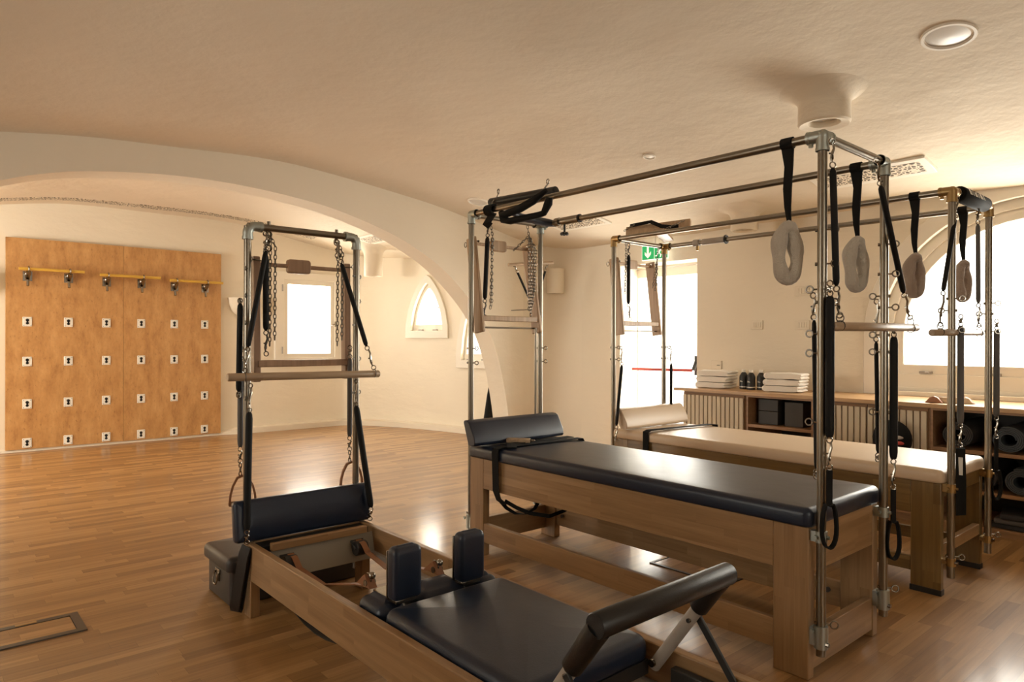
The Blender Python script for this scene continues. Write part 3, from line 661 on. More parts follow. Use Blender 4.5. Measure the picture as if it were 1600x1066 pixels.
spring('black sleeved spring hanging at left of the wooden trapeze bar, beside the nearest pole', (-1.165, 2.60, 2.065), (-1.163, 2.605, 1.955), (-1.16, 2.632, 1.511), (-1.16, 2.665, 1.39), .0125)
spring('black sleeved spring slanting down to the right end of the dark table trapeze bar', (-1.165, 3.01, 2.066), (-1.163, 3.051, 1.955), (-1.16, 3.301, 1.516), (-1.16, 3.385, 1.40), .0125)
trapeze(-1.16, 3.655, 4.425, 1.344, .0165, ((3.98, 2.0), (4.36, 2.0)), ((0, 0), (0, 0)), 'short looking trapeze bar silhouetted against the arched window', (3.77, 4.385))
spring('slim black spring slanting left behind the near cream table pole', (-1.165, 4.03, 2.05), (-1.163, 3.99, 1.93), (-1.16, 3.81, 1.55), (-1.16, 3.77, 1.375), .011)
spring('slim black spring hanging straight in front of the arched window beside the far right pole', (-1.165, 4.375, 2.05), (-1.163, 4.365, 1.942), (-1.16, 4.368, 1.511), (-1.16, 4.385, 1.38), .0115, 'greysleeve')
def legspring(x, y, z0, z1, z2, z3, lab, lab2, r=.0165, m='sleeve', flat=False, w=.03, ln=0, m2='webbing', dx=0):
    spring(lab, (x, y, z0), (x, y, z0-.06), (x+dx, y, z1), (x+dx, y, z2), r, m, taper=.95)
    t = thing('hand_loop', lab2, 'loop', (x+dx, y, z3)); x += dx
    if flat:
        MB().sweep([(x, y, z2-.005), (x+.002, y-.006, (z2+z3)/2), (x+.003, y-.004, z3), (x+.005, y+.004, z3), (x+.004, y+.008, (z2+z3)/2), (x, y+.004, z2-.005)], (.6, .8, 0), .048, .004).build('strap', 'webbing', t)
        MB().box(x-.014, x+.014, y-.0125, y-.009, z2-.14, z2-.05).build('label_patch', 'white2', t)
    else:
        c = z3+.075; d = Vector((.55, .83, 0)); pts = [Vector((x, y, z2))]+[Vector((x, y, z2-(z2-c-.08)*q)) for q in (.4, .8)]
        lp = [Vector((x, y, c+.09))]+[Vector((x, y, c))+d*w*sin(a)+Vector((0, 0, (.11 if cos(a) > 0 else .07)*cos(a))) for a in [.5+(2*pi-1)*k/16 for k in range(17)]]+[Vector((x, y, c+.09))]
        b = MB(); b.sweep(pts+[lp[0]], (.55, .83, 0), .022, .007); b.sweep(lp, (.83, -.55, 0), .022, .006); b.build('strap', m2, t)
legspring(-1.168, 2.597, 1.53, .94, .815, .515, 'thick black sleeved spring hanging along the nearest pole', 'black hand loop hanging low in front of the nearest pole')
legspring(-1.168, 3.214, 1.38, .789, .655, .346, 'thick black sleeved spring right of the far right pole of the dark table', 'black hand loop hanging right of the far right pole of the dark table')
legspring(-1.14, YA2+.03, 1.44, .885, .765, .42, 'grey sleeved spring beside the near pole of the cream table', 'flat black strap with white label hanging beside the cream table', .0155, 'greysleeve', True)
legspring(-1.14, YB2+.03, 1.43, .877, .75, .40, 'grey sleeved spring at far right beside the last pole', 'thin black hand loop hanging at the far right pole of the cream table', .0155, 'greysleeve')
spring('thin black spring on the inner side of the nearest pole', (-1.248, 2.63, 1.49), (-1.25, 2.642, 1.384), (-1.25, 2.667, .80), (-1.25, 2.667, .76), .009)
spring('thin black spring on the inner side of the far right pole of the dark table', (-1.248, 3.235, 1.49), (-1.25, 3.237, 1.30), (-1.25, 3.262, .80), (-1.25, 3.262, .76), .009)
# rolled foam sleeve on the cream table's end rail
t = thing('foam_roll', 'black foam sleeve with printed stripes on the end rail of the cream table', 'foam sleeve', (XP2, 4.28, T2-.04))
MB().tube([(XP2, YA2+.10, T2), (XP2, YA2+.105, T2), (XP2, YB2-.10, T2), (XP2, YB2-.095, T2)], [.037, .041, .041, .037], 20).build('sleeve', 'webbing', t)
b = MB()
for k in range(9):
    y = YA2+.14+k*.03; b.M = Matrix.Translation((XP2, y, T2)) @ Matrix.Rotation(radians(-20), 4, 'Y'); b.box(.0405, .0418, 0, .006 if k % 3 else .018, -.018, .008 if k % 2 else .016)
b.build('print', 'white2', t)
# ---------------------------------------------------------------- tower frames (swinging wooden frames)
def swing(nm, lab, ya, yb, xt, xb, zt, zb, splay, m, ypt, lowbar=True, wb=.085):
    t = thing('swing_frame', lab, 'wooden frame', ((xt+xb)/2, (ya+yb)/2, zb))
    ta, tb = ya+splay, yb-splay
    for a0, a1 in ((ta, ya), (tb, yb)):
        b = MB(); b.beam((xt, a0, zt), (xb, a1, zb), wb, .022 if lowbar else .034, (1, 0, 0)); b.build('side_board', m, t, bev=.005)
    def X(z): return xt+(xb-xt)*(zt-z)/(zt-zb)
    def Y(z, s): return (ta if s else tb)+((ya-ta) if s else (yb-tb))*(zt-z)/(zt-zb)
    z = zt-.035; MB().cyl((X(z), Y(z, 1), z), (X(z), Y(z, 0), z), .0105, 14).build('top_dowel', m, t)
    ym = (ya+yb)/2-.02; b = MB(); b.M = Matrix.Translation((X(z), ym, z)) @ Matrix.Rotation(pi/2, 4, 'Y'); b.pad(-.036, .036, -.062, .062, -.018, .018, .016, .008); b.build('grip_block', m, t)
    z = zb+.09; MB().box(X(z)-.008, X(z)+.036, Y(z, 1), Y(z, 0), z-.017, z+.017).build('cross_bar', m, t, bev=.004)
    b = MB()
    for s in (1, 0): eye(b, (X(zt-.04)+(.03 if s else .03), Y(zt, s), zt-.02), (0, 1 if not s else -1, .1), .014)
    b.torus((X(zt)-.06, Y(zt, 1), zt-.04), (.2, 1, 0), .016, .003); b.build('eye_bolt', 'chrome', t)
    if lowbar:
        MB().cyl((X(zb+.03), ya-.01, zb+.032), (X(zb+.03), yb+.01, zb+.032), .006, 10).build('steel_rod', 'steel', t)
    return t
swing('a', 'brown wooden frame swinging between the poles of the low reformer tower', 1.272, 1.765, -3.43, -3.415, 1.715, 1.09, .0, 'walnutframe', 0, False, .055)
swing('b', 'wooden frame swinging at the left end of the dark table canopy', 2.662, 3.15, -3.478, -3.377, 1.955, 1.35, .005, 'palewood', 0)
swing('c', 'pale wooden frame swinging at the left end of the cream table', 4.07, 4.53, -3.50, -3.43, 1.94, 1.345, .005, 'palewood', 0)
# push-through rod of the dark table
b = MB(); b.tube([(-3.36, 3.12, 1.385), (-3.36, 3.12, .70)], .008, 10); tag(b.build('push_rod', 'steel'), 'thin vertical steel rod inside the far left pole of the dark table', 'rod')
# chains and idle springs under left cross rails
def chainset(x, y, zt, zb, lab, n=2, dz=.0, e=.02):
    b = MB()
    for k in range(n): links(b, [(x+.004, y, zt), (x+.01+.012*k, y+e*(k+.3), zt-.07), (x+.012*k, y+e*(k+.4), zb+.03*k)])
    return tag(b.build('hanging_chain', 'chain'), lab, 'chain')
for y, lab in ((1.30, 'left'), (1.66, 'right')):
    chainset(-3.33, y, 1.828, 1.27, 'doubled steel chain hanging from the reformer tower top bar, %s one' % lab)
b = MB(); hookchain(b, (-3.325, 1.30, 1.83), (-3.325, 1.30, 1.735), .004, .014); tag(b.build('snap_hook', 'chrome'), 'steel snap hook under the left part of the reformer tower top bar', 'hook')
b = MB(); hookchain(b, (-3.325, 1.66, 1.825), (-3.325, 1.67, 1.73), .004, .014); tag(b.build('snap_hook', 'chrome'), 'steel snap hook under the right part of the reformer tower top bar', 'hook')
spring('idle black spring hanging straight inside the reformer tower', (-3.33, 1.285, 1.83), (-3.33, 1.287, 1.72), (-3.33, 1.289, 1.345), (-3.33, 1.291, 1.22), .0145, hm='iron')
spring('black spring hanging straight inside the left end of the dark table canopy', (-3.385, 2.74, 2.07), (-3.385, 2.725, 1.955), (-3.385, 2.705, 1.56), (-3.385, 2.705, 1.44), .0145, hm='iron')
spring('black spring hanging straight at the left end of the cream table', (-3.40, 4.13, 2.05), (-3.40, 4.13, 1.96), (-3.40, 4.13, 1.585), (-3.40, 4.155, 1.46), .0145, hm='iron')
b = MB(); links(b, [(-3.385, 2.745, 2.065), (-3.38, 2.765, 1.95), (-3.38, 2.745, 1.50)]); links(b, [(-3.37, 2.75, 1.95), (-3.37, 2.75, 1.52)]); tag(b.build('hanging_chain', 'chain'), 'chain hanging beside the black spring of the dark table canopy', 'chain')
b = MB()
for k, (dy, zb_) in enumerate(((-.02, 1.50), (0, 1.46), (.02, 1.52), (.035, 1.6))): links(b, [(-3.385, 3.065, 2.065), (-3.37, 3.065, 2.0), (-3.35+.004*k, 3.068+dy, 1.9), (-3.35+.004*k, 3.062+dy*.6, zb_)])
links(b, [(-3.37, 3.06, 1.99), (-3.40, 2.98, 1.91), (-3.44, 2.99, 1.90)]); tag(b.build('hanging_chain', 'chain'), 'bunch of chains hanging at the far left pole of the dark table', 'chain')
b = MB()
for dy, z_ in ((-.03, 1.72), (0, 1.70), (.02, 1.74)): links(b, [(-3.40, 4.50, 2.05), (-3.38, 4.46, 1.95), (-3.37, 4.42+dy, z_)])
tag(b.build('hanging_chain', 'chain'), 'short bunch of chains below the cream table end rail, before the door glass', 'chain')
b = MB(); links(b, [(-3.40, 4.10, 2.05), (-3.40, 4.10, 1.93), (-3.41, 4.10, 1.66)]); tag(b.build('hanging_chain', 'chain'), 'chain hanging beside the black spring of the cream table', 'chain')
for y, lab, q in ((YA2-.04, 'near', -.07), (YB2-.06, 'far', -.015)):
    spring('black spring running down the %s left pole of the cream table' % lab, (-3.31, y, 1.26), (-3.30, y, 1.12), (-3.29, y+q, .68), (-3.29, y+q, .56), .012)
# ---------------------------------------------------------------- bars lying on the canopy, left ends
t = thing('padded_bar', 'black padded bar with eyelets resting on the dark table canopy', 'bar', (-3.0, 2.67, 2.12))
MB().tube([(-3.27, 2.655, 2.142), (-3.262, 2.655, 2.144), (-2.74, 2.695, 2.136), (-2.732, 2.695, 2.138)], [.022, .028, .028, .02], 18).build('padding', 'black', t)
b = MB(); b.torus((-3.20, 2.66, 2.205), (.3, 1, 0), .014, .0035); b.tube([(-3.20, 2.66, 2.19), (-3.205, 2.65, 2.165), (-3.215, 2.625, 2.14), (-3.22, 2.62, 2.10)], .0045, 8)
b.torus((-2.80, 2.69, 2.20), (.3, 1, 0), .014, .0035); b.tube([(-2.80, 2.69, 2.185), (-2.82, 2.67, 2.15), (-2.84, 2.655, 2.11)], .0045, 8); b.build('eyelet', 'chrome', t)
t = thing('loop_strap', 'heavy black padded strap draped over the near rail of the dark table canopy', 'strap', (-3.1, 2.62, 1.98))
MB().sweep([(-3.20, 2.60+.028*cos(a), 2.085+.028*sin(a)) for a in [-.4+pi*1.8*k/10 for k in range(11)]]+[(-3.20, 2.57, 2.0), (-3.19, 2.59, 1.985)], (1, 0, 0), .07, .01).build('wrap', 'webbing', t)
MB().tube([(-3.06, 2.56, 2.03), (-3.0, 2.56, 2.03), (-2.89, 2.56, 2.042), (-2.78, 2.56, 2.07), (-2.68, 2.562, 2.112)], [.014, .022, .023, .022, .012], 10).build('strap', 'webbing', t)
MB().tube([(-3.07, 2.575, 2.05), (-3.04, 2.565, 2.0), (-2.98, 2.565, 1.985), (-2.74, 2.565, 1.988), (-2.70, 2.565, 1.992), (-2.665, 2.565, 2.04), (-2.655, 2.565, 2.07)], [.018, .022, .02, .017, .018, .024, .018], 10).build('strap', 'webbing', t)
t = thing('padded_bar', 'dark padded bar lying across the left end rail of the dark table canopy', 'bar', (-3.28, 2.98, 2.05))
MB().tube([(-3.27, 2.80, 2.115), (-3.32, 2.95, 2.10), (-3.30, 3.16, 2.085), (-3.29, 3.24, 2.085)], [.016, .024, .028, .02], 14).build('padding', 'navy', t)
t = thing('sliding_sleeve', 'steel sliding sleeve with black star knob on the far long rail of the dark table', 'slider', (-3.1, 3.199, 1.98))
MB().tube([(-3.25, 3.199, 2.085), (-3.215, 3.199, 2.085)], .028, 18).tube([(-3.19, 3.199, 2.085), (-3.04, 3.199, 2.085)], .0255, 18).build('sleeve', 'steel', t)
b = MB(); b.cyl((-3.17, 3.199, 2.06), (-3.17, 3.199, 2.01), .007); 
for k in range(5): b.sph((-3.17+.018*cos(k*1.257), 3.199+.018*sin(k*1.257), 2.0), .012, 8)
b.build('knob', 'dark', t)
MB().tube([(-3.04, 3.199, 2.085), (-3.03, 3.199, 2.085)], .027, 18).build('end_ring', 'dark', t)
t = thing('wooden_push_board', 'pair of crossed wooden boards lying on the cream table canopy', 'board', (-3.15, 4.2, 2.09))
b = MB(); b.beam((-3.33, 4.02, 2.115), (-2.86, 4.16, 2.135), .075, .03, (0, .25, 1)); b.build('board', 'palewood', t, bev=.004)
b = MB(); b.beam((-3.05, 4.03, 2.105), (-3.30, 4.50, 2.10), .075, .022, (1, 0, .2)); b.build('board', 'palewood', t, bev=.004)
b = MB(); b.sweep([(-3.28, 4.0, 2.155), (-3.22, 4.03, 2.165), (-3.12, 4.04, 2.17), (-3.02, 4.03, 2.125), (-2.94, 4.05, 2.11), (-2.90, 4.07, 2.115)], (0, .6, 1), .03, .004); b.build('strap', 'webbing', t)
b = MB(); links(b, [(-2.98, 4.03, 2.10), (-2.86, 4.08, 2.15)]); links(b, [(-3.32, 3.98, 2.12), (-3.24, 4.0, 2.16)]); b.build('chain', 'chrome', t)
t = thing('sliding_sleeve', 'sliding sleeve with black clip on the far long rail of the cream table', 'slider', (-3.0, YB2, 2.02))
MB().tube([(-3.13, YB2, T2), (-3.08, YB2, T2)], .028, 18).tube([(-3.05, YB2, T2), (-2.86, YB2, T2)], .024, 18).build('sleeve', 'greymetal', t)
MB().torus((-2.85, YB2, T2), (1, 0, 0), .028, .008).build('end_ring', 'dark', t)
MB().cyl((-3.10, YB2, T2-.02), (-3.10, YB2, T2-.06), .012, 10).build('knob', 'brass', t)
# ---------------------------------------------------------------- reformer with tower
RY0, RY1, RZ = 1.172, 1.797, .342; RX0, RX1 = -3.29, -.86
Rf = thing('reformer', 'low wooden reformer with navy sliding carriage and steel tower, in the foreground', 'pilates reformer', (-2.1, 1.48, 0))
for y0, y1 in ((RY0, RY0+.032), (RY1-.032, RY1)):
    MB().box(RX0, RX1, y0, y1, .175, RZ).build('side_rail', 'beech_x', Rf, bev=.004)
    ya = y0 if y0 < 1.4 else y1-.045
    for xa, xb in ((RX0, -3.205), (-1.0, -.90)): MB().box(xa, xb, ya, ya+.045, 0, .176).build('leg', 'beech_z', Rf, bev=.004)
for y in (RY0+.032, RY1-.032-.025): MB().box(RX0+.1, RX1-.04, y, y+.025, .19, .225).build('track', 'greymetal', Rf, bev=.002)
MB().box(RX0, RX0+.03, RY0+.032, RY1-.032, .2, RZ).build('head_rail', 'beech_y', Rf, bev=.003)
MB().box(RX1-.03, RX1, RY0+.032, RY1-.032, .15, RZ).build('foot_rail', 'beech_y', Rf, bev=.003)
MB().box(RX0+.03, RX0+.12, RY0+.034, RY1-.034, .30, .335).build('head_shelf', 'dark', Rf)
MB().box(-3.13, -3.10, RY0+.06, RY1-.075, .325, .36).build('standing_platform', 'beech_y', Rf, bev=.004)
MB().beam((-3.115, RY0+.034, .255), (-3.115, RY1-.034, .255), .012, .13, (1, 0, .25)).build('metal_panel', 'panel', Rf)
for y in (1.30, 1.66):
    b = MB(); b.cyl((-3.06, y-.03, .27), (-3.06, y+.03, .27), .036, 16); b.beam((-3.10, y, .30), (-3.05, y, .27), .07, .012, (0, 1, 0)); b.build('pulley', 'dark', Rf, bev=.003)
for y, yb, xb in ((1.31, 1.27, -2.22), (1.66, 1.545, -2.18)):
    MB().sweep([(-3.08, y, .305), (-3.03, y, .30), (-2.99, y+.005, .26), (-2.7, (y+yb)/2, .27), (-2.36, yb, .37), (-2.28, yb, .385)], (0, 1, 0), .028, .004).build('leather_strap', 'tan', Rf)
    b = MB(); b.cyl((xb-.05, yb-.02, .40), (xb-.05, yb+.02, .40), .012); b.torus((xb-.06, yb, .41), (0, 1, 0), .02, .004); b.sph((xb-.03, yb, .43), .014, 10); b.build('buckle', 'chrome', Rf)
    MB().prism([(xb-.12, .385), (xb-.02, .385), (xb-.06, .43)], yb-.016, yb+.016, 'y').build('strap_end', 'tan', Rf)
# tower
TX, TZ = -3.325, 1.848; TY0, TY1 = 1.197, 1.775
for y in (TY0, TY1): MB().cyl((TX, y, .08), (TX, y, TZ), .0175, 20).build('pole', 'steel', Rf)
MB().cyl((TX, TY0, TZ), (TX, TY1, TZ), .017, 18).build('top_bar', 'steel', Rf)
for y, s in ((TY0, 1), (TY1, -1)):
    b = MB(); pts = [(TX, y+s*(.035-.035*cos(a)), TZ-.035+.035*sin(a)) for a in [pi/2*k/6 for k in range(7)]]
    b.tube([(TX, y, TZ-.06)]+pts+[(TX, y+s*.065, TZ)], .0235, 16); b.tube([(TX, y, TZ-.065), (TX, y, TZ-.05)], .026, 16); b.tube([(TX, y+s*.055, TZ), (TX, y+s*.07, TZ)], .026, 16)
    b.build('pipe_fitting', 'fitting', Rf)
    for z in (1.64, 1.51, 1.38, 1.20, 1.02): b = MB(); eye(b, (TX+.006, y, z), (.8, -.6, 0) if y < 1.4 else (-.5, .85, 0), .009); b.build('eye_bolt', 'chain', Rf)
    b = MB().tube([(TX, y, .20), (TX, y, .26)], .025, 16).box(TX, TX+.04, y-.02, y+.02, .205, .255); b.build('clamp', 'fitting', Rf)
for y in (1.30, 1.66): MB().cyl((TX, y, TZ+.015), (TX, y, TZ+.032), .009, 8).build('bolt', 'steel', Rf)
# carriage
C0, C1 = -2.085, -1.345
MB().box(C0-.18, C1, RY0+.06, RY1-.06, .255, .30).build('carriage_base', 'dark', Rf)
MB().pad(C0, C1, RY0+.04, RY1-.042, .295, .372, .045, .035, .016).build('carriage_pad', 'navy', Rf)
MB().pad(C0-.185, C0-.003, RY0+.04, 1.325, .295, .368, .04, .034, .016).build('shoulder_pad', 'navy', Rf)
MB().pad(C0-.185, C0-.003, 1.655, RY1-.042, .295, .368, .04, .034, .016).build('shoulder_pad', 'navy', Rf)
MB().pad(C0-.16, C0-.004, 1.385, 1.60, .295, .375, .04, .034, .02).build('headrest', 'navy', Rf)
for ya, yb in ((1.255, 1.372), (1.545, 1.66)):
    b = MB(); b.M = Matrix.Translation((C0-.012, (ya+yb)/2, .385)); h = .185; rs = []
    b.pad(-.032, .032, -(yb-ya)/2, (yb-ya)/2, 0, h, .02, .024, .004); b.build('shoulder_block', 'navy', Rf)
    b = MB().box(C0-.052, C0-.045, ya+.006, yb-.006, .375, .55); b.build('block_plate', 'chrome', Rf, bev=.002)
    MB().box(C0-.15, C0+.01, ya+.01, yb-.02, .372, .386).build('block_base', 'chrome', Rf, bev=.002)
b = MB()
for k in range(4):
    y = 1.36+k*.08; b.tube([(C1-.02+.004*j, y+.012*cos(j*1.5), .235+.012*sin(j*1.5)) for j in range(90)], .0028, 5)
b.build('carriage_spring', 'iron', Rf)
MB().box(-1.12, -1.07, RY0+.034, RY1-.034, .20, .29).build('spring_bar', 'dark', Rf, bev=.004)
for y in (RY0+.034, RY1-.064): MB().box(-1.26, -1.08, y, y+.028, .20, .305).build('foot_bracket', 'dark', Rf, bev=.004)
# footbar
FA, FB = 1.235, 1.735; P0x, P0z, P1x, P1z = -1.325, .285, -1.085, .63
b = MB(); b.tube([(P1x, FA-.035, P1z), (P1x, FA-.030, P1z), (P1x, FB+.030, P1z), (P1x, FB+.035, P1z)], [.029, .032, .032, .029], 20)
for y, xe, ze in ((FA-.012, -1.180, .495), (FB+.005, -1.165, .515)):
    b.tube([(P1x-.008, y, P1z-.012), (-1.115, y, .588), (xe, y, ze), (xe-.003, y, ze-.004)], [.031, .030, .028, .024], 16)
b.build('footbar_padding', 'black', Rf)
for y in (FA-.012, FB+.005):
    MB().tube([(P0x, y, P0z), (-1.16, y, .522)], .019, 14).build('footbar_arm', 'greymetal', Rf)
    b = MB(); b.cyl((P0x+.01, y-.03, P0z+.02), (P0x+.01, y-.02, P0z+.02), .012, 12); b.cyl((-1.185, y-.024, .475), (-1.185, y-.018, .475), .007, 10); b.build('pivot_bolt', 'chrome', Rf)
MB().beam((-1.18, FB+.02, .485), (-.985, FB+.02, .235), .022, .010, (1, 0, 1)).build('footbar_strut', 'dark', Rf, bev=.002)
MB().beam((-1.18, FA-.035, .485), (-.985, FA-.035, .235), .022, .010, (1, 0, 1)).build('footbar_strut', 'dark', Rf, bev=.002)
MB().sweep([(-2.9+.1*k, RY0+.05, .17-.05*sin(pi*k/6)) for k in range(7)], (0, 1, 0), .03, .004).build('leather_strap', 'black', Rf)
# jump board cushion at head end
t = thing('bolster_cushion', 'long navy leather bolster leaning upright on the reformer head end', 'cushion', (-3.255, 1.46, .345))
b = MB(); b.M = Matrix.Translation((-3.262, 0, .345)) @ Matrix.Rotation(radians(-8), 4, 'Y'); b.M = b.M @ Matrix.Rotation(pi/2, 4, 'Y')
b.pad(-.195, 0, 1.115, 1.822, -.022, .03, .02, .022, .012); b.build('cushion', 'navy', t)
# box behind
t = thing('reformer_box', 'dark grey leather box with metal handles on the floor behind the reformer head', 'box', (-3.56, 1.5, 0))
b = MB(); b.pad(-3.735, -3.395, 1.145, 1.83, .002, .215, .02, .015, .0); b.build('body', 'boxleather', t)
b = MB(); b.pad(-3.76, -3.375, 1.125, 1.85, .17, .245, .03, .03, .012); b.build('padded_top', 'boxleather', t)
b = MB(); b.box(-3.60, -3.54, 1.138, 1.145, .125, .15); b.tube([(-3.598, 1.135, .135), (-3.60, 1.128, .10), (-3.585, 1.126, .078), (-3.555, 1.126, .078), (-3.54, 1.128, .10), (-3.542, 1.135, .135)], .0045, 8); b.box(-3.592, -3.548, 1.140, 1.146, .09, .125); b.build('handle', 'chrome', t)
b = MB(); b.box(-3.392, -3.386, 1.46, 1.54, .125, .15); b.tube([(-3.384, 1.46, .135), (-3.375, 1.458, .10), (-3.373, 1.475, .075), (-3.373, 1.525, .075), (-3.375, 1.542, .10), (-3.384, 1.54, .135)], .0045, 8); b.build('handle', 'chrome', t)
# black long strap hanging at reformer's left corner
b = MB(); b.sweep([(-3.215, 1.158, .338), (-3.218, 1.145, .30), (-3.235, 1.135, .20), (-3.255, 1.125, .10), (-3.262, 1.12, .045), (-3.268, 1.128, .03), (-3.275, 1.140, .04), (-3.27, 1.148, .10), (-3.245, 1.155, .22), (-3.222, 1.164, .33)], (1, .35, 0), .062, .008)
tag(b.build('leather_strap', 'black'), 'wide black leather strap hanging at the left front corner of the reformer', 'strap')
# roll-down bar and tower springs
t = thing('roll_down_bar', 'long wooden roll-down bar hanging across the reformer tower', 'bar', (-3.2, 1.45, 1.10))
MB().tube([(-3.2, 1.062, 1.128), (-3.2, 1.066, 1.128), (-3.2, 1.838, 1.122), (-3.2, 1.842, 1.122)], [.016, .0185, .0185, .016], 18).build('dowel', 'dowel', t)
b = MB()
for y in (1.141, 1.815): b.torus((-3.2, y, 1.126), (.1, 1, 0), .0215, .002, 14, 5)
b.build('hook_ring', 'iron', t)
spring('black spring slanting from the tower top bar to the left end of the roll-down bar', (-3.325, 1.285, 1.83), (-3.29, 1.273, 1.73), (-3.23, 1.165, 1.265), (-3.2, 1.141, 1.147), .0125)
spring('black spring slanting from the tower top bar to the right end of the roll-down bar', (-3.325, 1.655, 1.83), (-3.29, 1.67, 1.70), (-3.23, 1.785, 1.268), (-3.2, 1.815, 1.145), .0125)
spring('long black spring slanting down the left tower pole to the bolster corner', (-3.305, 1.205, 1.09), (-3.27, 1.187, .955), (-3.215, 1.158, .415), (-3.22, 1.160, .345), .0165, taper=.95)
spring('long black spring slanting down the right tower pole to the far bolster corner', (-3.305, 1.765, 1.09), (-3.27, 1.748, .95), (-3.215, 1.806, .42), (-3.22, 1.803, .348), .0165, taper=.95)
spring('flat black spring hanging outside the left tower pole', (-3.355, 1.172, 1.50), (-3.35, 1.172, 1.475), (-3.35, 1.166, 1.05), (-3.35, 1.166, 1.02), .014)
for y, lab in ((1.183, 'left'), (1.765, 'right')):
    spring('grey sleeved spring behind the %s tower pole' % lab, (-3.375, y, 1.27), (-3.375, y, 1.20), (-3.375, y, .78), (-3.375, y, .70), .014, 'greysleeve', taper=.95)
    t = thing('stirrup_handle', 'brown leather stirrup loop behind the %s tower pole' % lab, 'handle', (-3.375, y, .49))
    b = MB(); links(b, [(-3.375, y, .70), (-3.375, y, .64)], .02, .003); b.build('chain', 'chrome', t)
    d = Vector((.3, .95, 0)); b = MB(); pts = [Vector((-3.375, y+.012, .64))+d*q+Vector((0, 0, z)) for q, z in ((0, 0), (-.025, -.01), (-.045, -.05), (-.055, -.09), (-.06, -.14))]
    b.sweep(pts, (.95, -.3, 0), .026, .010); b.sweep([Vector((-3.375, y+.012, .64))+d*q+Vector((0, 0, z)) for q, z in ((0, 0), (.025, -.01), (.045, -.05), (.055, -.09), (.06, -.14))], (.95, -.3, 0), .026, .010); b.build('strap', 'tan', t)
    MB().cyl(Vector((-3.375, y+.012, .505))-d*.062, Vector((-3.375, y+.012, .505))+d*.062, .013, 12).build('grip', 'dowel', t)
# ---------------------------------------------------------------- cabinets along the back wall
CY = 5.42
def unit(name, lab, x0, x1, kind, shelves=()):
    t = thing(name, lab, 'cabinet', ((x0+x1)/2, (CY+6.05)/2, 0)); z1 = .835
    b = MB().box(x0, x0+.018, CY+.01, 6.045, .03, z1).box(x1-.018, x1, CY+.01, 6.045, .03, z1).box(x0+.018, x1-.018, CY+.02, 6.045, .03, .05).box(x0+.018, x1-.018, CY+.01, 6.045, z1-.018, z1).box(x0+.02, x1-.02, CY+.03, 6.03, 0, .03)
    b.build('carcass', 'cabwood', t)
    MB().box(x0+.018, x1-.018, 6.02, 6.04, .05, z1-.018).build('back_panel', 'darkin', t)
    for z in shelves: MB().box(x0+.018, x1-.018, CY+.015, 6.02, z-.025, z).build('shelf', 'cabwood', t, bev=.001)
    if kind:
        n = kind; w = (x1-x0-.01)/n
        for k in range(n):
            a = x0+.005+w*k; d = MB().box(a+.002, a+w-.002, CY-.004, CY+.008, .19, .825).build('door', 'fluteback', t)
            b = MB(); c = int(w/.043); st = (w-.004)/c
            for j in range(c): b.box(a+.002+j*st+.0045, a+.002+(j+1)*st-.0045, CY-.020, CY-.004, .195, .805)
            b.build('fluting', 'flute', d, bev=.003)
        MB().box(x0+.002, x1-.002, CY-.004, CY+.01, .055, .18).build('lower_drawer', 'cabwood', t, bev=.002)
    return t
unit('fluted_cabinet', 'low cabinet with one vertical fluted door at the left end of the counter', -3.80, -3.165, 1)
unit('open_cabinet', 'open dark shelf cabinet between the two fluted cabinets', -3.163, -2.572, 0, (.585,))
unit('fluted_cabinet', 'wide low cabinet with two fluted doors behind the dark table right poles', -2.57, -1.735, 2)
unit('open_cabinet', 'open shelf cabinet holding rolled exercise mats at the right edge', -1.733, -.45, 0, (.56, .29))
tag(MB().box(-3.885, -.43, 5.385, 6.045, .836, .865).build('counter_top', 'counter', bev=.002), 'long pale oak counter top along the back wall', 'counter top')
# objects in the shelves
for k, (x0, x1, z0, z1, lab) in enumerate(((-3.10, -2.92, .586, .70, 'lower left'), (-3.10, -2.92, .702, .80, 'upper left'), (-2.86, -2.70, .586, .79, 'tall right'))):
    tag(MB().box(x0, x1, 5.52, 5.80, z0, z1).build('storage_box', 'darkin', bev=.004), 'dark storage box in the open middle cabinet, %s one' % lab, 'box')
def roll(x, z, r, m, lab, y0=5.43, y1=6.0):
    b = MB(); th = .0085; turns = (r-.042)/th/1.25; n = int(turns*28); rs = []; prof_o = []; 
    for j in range(n+1):
        a = 2*pi*j/28; rr = .042+(r-.042)*j/n; prof_o.append((rr, a))
    for y in (y0, y1): pass
    rs = []
    for rr, a in prof_o:
        c, s = cos(a), sin(a); c *= 1.12
        rs.append([(x+rr*c, y0, z+rr*s), (x+(rr-th)*c, y0, z+(rr-th)*s), (x+(rr-th)*c, y1, z+(rr-th)*s), (x+rr*c, y1, z+rr*s)])
    b.rings(rs); tag(b.build('exercise_mat', m), lab, 'mat', 'rolled exercise mats')
roll(-1.565, .657, .088, 'mat2', 'dark rolled exercise mat on the upper shelf, behind the cream table near pole')
roll(-1.27, .655, .088, 'mat1', 'slate rolled exercise mat on the upper shelf at the right edge')
roll(-1.04, .655, .088, 'mat1', 'slate rolled exercise mat on the upper shelf beyond the right edge')
roll(-1.20, .385, .088, 'mat1', 'rolled exercise mat on the middle shelf right of the far pole')
roll(-1.43, .385, .088, 'mat2', 'dark rolled exercise mat on the middle shelf behind the far pole')
